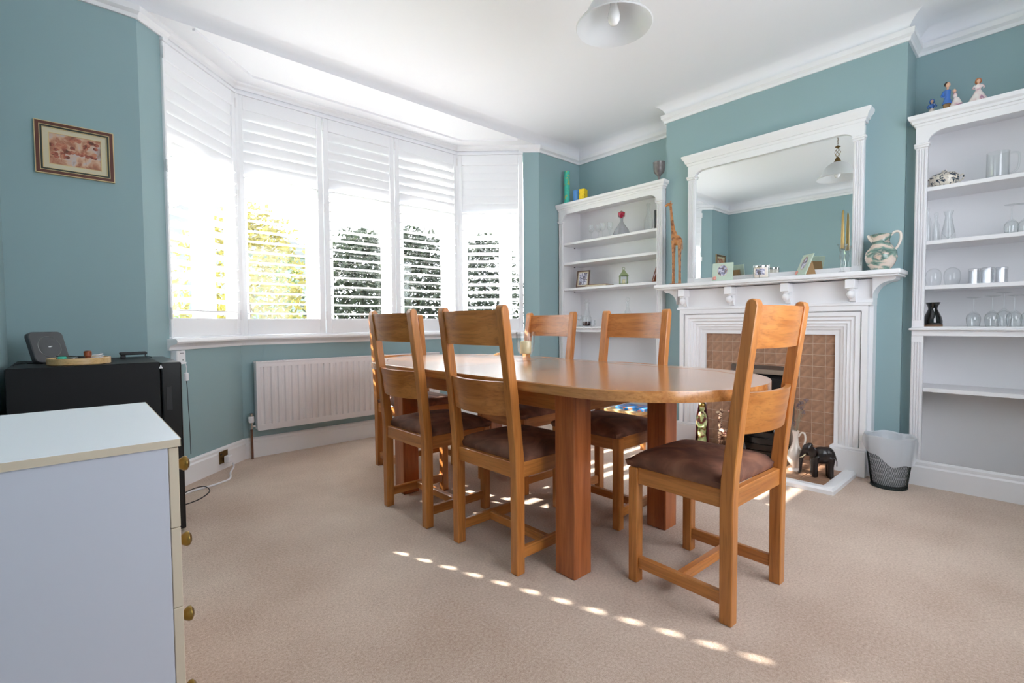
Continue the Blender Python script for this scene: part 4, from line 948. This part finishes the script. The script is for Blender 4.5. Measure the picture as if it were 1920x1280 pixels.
at('yellow_box', 'small yellow printed box beside the blue tin on the bookcase top', 'box', B().box(-.035, .035, -.03, .03, 0, .118, .002), 'yellow', (3.84, 3.145, 2.2175), rz=.2, smooth=None)
at('grey_goblet', 'mottled grey pottery goblet on the right end of the corner bookcase top', 'goblet', B().lathe([(0, 0), (.03, 0), (.028, .006), (.012, .018), (.011, .045), (.018, .062), (.042, .085), (.05, .125), (.05, .165), (.053, .172), (.048, .172), (.045, .125), (0, .08)], n=28), 'pewter', (3.83, 2.292, 2.2175), smooth=50)
for k, y in enumerate((3.085, 3.02, 2.945, 2.88)):
    wineglass(False, .155, .027, loc=(XS+(.02 if k % 2 else -.01), y, s1), group='small stemmed glasses on the corner bookcase', label='small clear stemmed glass, '+['first from the left on the corner bookcase top shelf', 'second from the left on the corner bookcase top shelf', 'third from the left beside the ruby decanter', 'nearest the ruby-stoppered decanter'][k], nm='liqueur_glass')
dc = thing('ruby_decanter', 'ribbed grey glass decanter with a ruby red stopper', 'decanter', (XS, 2.73, s1))
b = B(); N = 32; rings = []
for r, z in ((.0, 0), (.078, 0), (.08, .01), (.062, .06), (.03, .105), (.016, .13), (.014, .155), (.018, .165), (0, .165)):
    rings.append([b.bm.verts.new((r*(1+.03*(i % 2))*cos(2*pi*i/N), r*(1+.03*(i % 2))*sin(2*pi*i/N), z)) for i in range(N)] if r else [b.bm.verts.new((0, 0, z))])
for a, c in zip(rings, rings[1:]):
    for i in range(N):
        j = (i+1) % N
        b.bm.faces.new((a[0], c[j], c[i]) if len(a) == 1 else ((a[i], a[j], c[0]) if len(c) == 1 else (a[i], a[j], c[j], c[i])))
b.emit('body', 'ribglass', dc); B2 = bmesh.new(); bmesh.ops.create_icosphere(B2, subdivisions=1, radius=.038); b = B(); b._merge(B2, Matrix.Translation((0, 0, .20))); b.emit('stopper', 'ruby', dc)
bottle('tall clear narrow bottle at the right end of the top shelf', (XS, 2.44, s1), .25, .036, neck=.45)
at('dark_flask', 'thin dark upright object at the right edge of the top shelf', 'flask', B().box(-.03, .03, -.011, .011, 0, .17, .004), 'grey', (XS-.02, 2.345, s1), smooth=None)
def stand_frame(label, loc, rz, w_, h_, m1, lean=10):
    t = thing('photo_frame', label, 'photo frame', loc, rz); mm = Matrix.Translation((0, 0, .004)) @ Matrix.Rotation(R(-lean), 4, 'X')
    b = B(); e = .012
    for x0, x1, z0, z1 in ((-w_/2, w_/2, 0, e), (-w_/2, w_/2, h_-e, h_), (-w_/2, -w_/2+e, e, h_-e), (w_/2-e, w_/2, e, h_-e)): b.box(x0, x1, -.008, .006, z0, z1)
    b.xf(mm).emit('frame', m1, t); B().box(-w_/2+e, w_/2-e, -.002, .004, e, h_-e).xf(mm).emit('mount', 'mount', t); B().box(-w_/2+e*2.2, w_/2-e*2.2, -.003, -.002, e*2.2, h_-e*2.2).xf(mm).emit('print', 'photo', t)
    a_ = h_*.7*math.tan(R(lean))+.010; B().prism([(.010, 0), (.075, 0), (a_+.002, h_*.7), (a_, h_*.7)], 'x', -.02, .02).emit('strut', 'brownback', t); return t
stand_frame('bronze framed photograph standing at the left of the corner bookcase', (XS-.01, 3.20, s3), R(-82), .15, .175, 'paleframe')
stand_frame('reddish wooden photo frame leaning at the right end of its shelf', (XS-.02, 2.375, s3), R(-140), .12, .15, 'redwood', 16)
bk = thing('closed_book', 'slim closed book lying flat beside the bronze photo frame', 'book', (XS-.0, 2.99, s3), R(8))
box(-.075, .075, -.115, .115, .002, .016).emit('pages', 'mount', bk); box(-.08, .078, -.12, .12, .016, .019, .001).emit('cover', 'redwood', bk); box(-.08, .078, -.12, .12, 0, .0025, .001).emit('cover', 'redwood', bk)
la = thing('small_lantern', 'small sage green metal lantern on the corner bookcase', 'lantern', (XS, 2.705, s3), R(40))
box(-.038, .038, -.038, .038, 0, .01, .001).emit('base', 'green', la)
for x in (-.035, .035):
    for y in (-.035, .035): box(x-.004, x+.004, y-.004, y+.004, .01, .085).emit('corner_post', 'green', la)
B().lathe([(.062, .083), (.058, .089), (.035, .11), (.016, .132), (.014, .14), (0, .144)], n=4).xf(Matrix.Rotation(pi/4, 4, 'Z')).emit('roof', 'green', la)
B().tube([(0, .012*cos(k*pi/8), .153+.012*sin(k*pi/8)) for k in range(16)], .002, 5, closed=True).emit('ring', 'green', la)
B().box(-.031, .031, -.034, -.033, .012, .083).box(-.031, .031, .033, .034, .012, .083).box(-.034, -.033, -.031, .031, .012, .083).box(.033, .034, -.031, .031, .012, .083).emit('panes', 'pane', la)
B().lathe([(0, .0), (.016, 0), (.016, .04), (0, .04)], n=14).xf(Matrix.Translation((0, 0, .0105))).emit('candle', 'wax', la)
pd = bottle('clear decanter holding dark port on the corner bookcase counter', (XS, 3.15, s4), .25, .05, nm='port_decanter', cat='decanter', neck=.55, stopper=.022)
B().lathe([(0, .006), (.043, .008), (.045, .045), (.041, .05), (0, .05)], n=20).emit('port', 'wine', pd, smooth=40)
bottle('handled clear decanter with a round stopper, right half of the counter', (XS, 2.66, s4), .24, .036, nm='claret_decanter', cat='decanter', neck=.35, stopper=.02)
cj = thing('cut_glass_jug', 'little cut glass creamer beside the port decanter', 'jug', (XS-.04, 3.045, s4)); B().lathe([(0, 0), (.022, 0), (.028, .02), (.02, .045), (.026, .062), (.023, .062), (.016, .045), (0, .01)], n=12).emit('body', 'cutglass', cj)
B().tube([(0, -.022, .055), (0, -.042, .05), (0, -.036, .025), (0, -.024, .02)], .003, 6).emit('handle', 'cutglass', cj)
wineglass(False, .12, .028, loc=(XS, 3.245, s4), label='clear glass left of the port decanter on the counter')
# right bookcase
XR = 3.92; q1, q2, q3 = 1.7935, 1.4755, 1.2085
tu = thing('oval_tureen', 'cream lidded tureen with dark blue floral pattern', 'tureen', (XR, .428, q1))
B().lathe([(0, 0), (.045, 0), (.05, .006), (.068, .04), (.07, .06), (.074, .066), (.07, .07), (.05, .088), (.02, .095), (.012, .1), (.012, .108), (0, .11)], n=32, sx=.7).emit('body', 'willow', tu, smooth=50)
for s in (-1, 1): B().tube([(0, s*.068, .062), (0, s*.084, .066), (0, s*.084, .04), (0, s*.066, .028)], .004, 6).emit('handle', 'willow', tu, smooth=60)
mg = thing('glass_tankard', 'large straight clear glass tankard on the top right shelf', 'mug', (XR-.02, .198, q1))
B().lathe([(0, 0), (.046, 0), (.048, .004), (.048, .15), (.045, .15), (.045, .012), (0, .012)], n=32).emit('body', 'glass', mg, smooth=50)
B().tube([(0, -.046, .135), (0, -.074, .134), (0, -.084, .11), (0, -.08, .05), (0, -.062, .028), (0, -.046, .022)], .005, 8).emit('handle', 'glass', mg, smooth=60)
bottle('slim clear bottle against the bookcase side, second shelf', (XR-.02, .496, q2), .21, .017, neck=.25)
bottle('slim clear bottle with a bead stopper beside the bookcase side', (XR, .459, q2), .16, .018, neck=.25, stopper=.011)
at('glass_carafe', 'clear flared carafe right of the two slim bottles', 'carafe', B().lathe([(0, 0), (.032, 0), (.034, .006), (.032, .05), (.017, .135), (.016, .15), (.024, .178), (.022, .178), (.014, .15), (.029, .05), (0, .008)], n=24), 'glass', (XR, .403, q2), smooth=50)
wineglass(True, .17, .031, loc=(XR, .138, q2), label='upturned wine glass on the second shelf, left of its pair')
wineglass(True, .175, .033, loc=(XR+.05, .085, q2), label='upturned wine glass on the second shelf at the picture edge')
for k, y in enumerate((.465, .38)):
    at('brandy_glass', ['upturned round glass beside the bookcase side, third shelf', 'upturned round glass second from the side, third shelf'][k], 'glass', B().lathe(refine([(.03, 0), (.037, .03), (.039, .06), (.032, .09), (.014, .105), (0, .107)]), n=32), 'glass', (XR, y, q3), 'upturned round glasses', 60)
for k, (x, y) in enumerate(((.0, .284), (.03, .243), (-.03, .225), (.02, .172))):
    at('cut_tumbler', ['upturned cut glass tumbler, leftmost of the four on the third shelf', 'upturned cut tumbler second from the left, set back', 'upturned cut tumbler in front, third from the left', 'upturned cut tumbler nearest the picture edge'][k], 'tumbler', B().lathe([(.026, 0), (.027, .004), (.0255, .07), (.027, .088), (.024, .092), (0, .092), (0, .082), (.022, .08), (.0235, 0)], n=12), 'cutglass', (XR+x, y, q3), 'cut tumblers on the third shelf', None)
bv = at('black_vase', 'small black glazed vase with a flared neck on the right counter', 'vase', B().lathe([(0, 0), (.043, 0), (.047, .012), (.048, .03), (.043, .055), (.031, .083), (.022, .105), (.024, .12), (.036, .146), (.033, .146), (.018, .12), (.0, .10)], n=32), 'blackglaze', (XR-.02, .462, s4), smooth=50)
B().lathe([(.0455, 0), (.0475, 0), (.0480, .010), (.0474, .0115), (.0465, .0105)], n=32).emit('foot_ring', 'terracotta', bv, smooth=40)
for k, (x, y, h) in enumerate(((0, .282, .17), (-.02, .203, .175), (.03, .158, .195), (-.03, .115, .175), (.02, .06, .175))):
    wineglass(True, h, .033, loc=(XR+x, y, s4), group='upturned wine glasses on the right counter', label='upturned wine glass on the right counter, '+['alone beside the black vase', 'second from the black vase', 'tall one third from the vase', 'fourth from the vase', 'at the picture edge'][k])
# figurines on top of the right bookcase
def lady(label, loc, rz, k=1.0, hair='hair', gown='porc', top='porc', spread=1.0):
    t = thing('porcelain_figurine', label, 'figurine', loc, rz)
    b = B().lathe([(0, 0), (.042*k*spread, 0), (.044*k*spread, .006*k), (.036*k*spread, .03*k), (.02*k, .07*k), (.012*k, .088*k), (0, .09*k)], n=20); fuse(b, 'gown', gown, t, .004, 2)
    b = B().ell((0, 0, .102*k), (.015*k, .011*k, .022*k)); 
    for s in (-1, 1): b.tube([(s*.014*k, 0, .115*k), (s*.026*k, -.006*k, .098*k), (s*.018*k, -.02*k, .084*k)], [.006*k, .005*k, .004*k], 8)
    fuse(b, 'bodice', top, t, .003, 2)
    B().ell((0, -.001, .139*k), (.0095*k, .010*k, .0125*k)).tube([(0, 0, .118*k), (0, 0, .132*k)], .005*k, 8).emit('head', 'skin', t, smooth=60)
    B().ell((0, .004*k, .145*k), (.014*k, .013*k, .0125*k)).ell((0, .012*k, .133*k), (.011*k, .008*k, .014*k)).ell((-.011*k, .003*k, .136*k), (.005*k, .007*k, .010*k)).ell((.011*k, .003*k, .136*k), (.005*k, .007*k, .010*k)).emit('hair', hair, t, smooth=60)
    return t
lady('porcelain lady figurine with auburn hair on the right bookcase top', (3.835, .283, 2.2175), R(-75), .95, 'ginger', 'porc', 'porc', 1.15)
cp_ = thing('porcelain_couple', 'porcelain couple in a blue coat and pink gown on the right bookcase top', 'figurine', (3.83, .41, 2.2175), R(-80))
b = B().tube([(-.012, 0, .0), (-.012, 0, .06)], [.008, .010], 8).tube([(.006, 0, 0), (.004, 0, .06)], [.008, .010], 8); fuse(b, 'breeches', 'brownback', cp_, .003, 2)
b = B().tube([(-.004, 0, .045), (-.004, 0, .075), (-.004, 0, .125)], [.024, .015, .016], 12).tube([(-.018, 0, .12), (-.03, -.01, .09), (-.012, -.022, .078)], [.007, .006, .005], 8); fuse(b, 'coat', 'blueglaze', cp_, .003, 2)
b = B().ell((-.002, 0, .155), (.012, .012, .015)).tube([(-.003, 0, .125), (-.002, 0, .148)], .005, 8); b.emit('head', 'skin', cp_, smooth=60)
B().ell((-.006, .004, .16), (.013, .013, .014)).emit('hair', 'hair', cp_, smooth=60)
b = B().lathe([(0, 0), (.036, 0), (.036, .006), (.026, .035), (.012, .068), (0, .075)], (.036, -.004, 0), 18).ell((.03, 0, .085), (.011, .009, .018)); fuse(b, 'gown', 'porc', cp_, .004, 2)
B().ell((.027, 0, .112), (.009, .009, .011)).emit('partner_head', 'skin', cp_, smooth=60)
B().lathe([(0, 0), (.04, 0), (.038, .005), (0, .006)], n=20, sx=1.1).emit('base', 'porc', cp_)
sf = lady('small porcelain figurine in a blue bonnet at the left end of the right bookcase top', (3.93, .494, 2.2175), R(-80), .85, 'blueglaze', 'ceramic', 'blueglaze', .7)
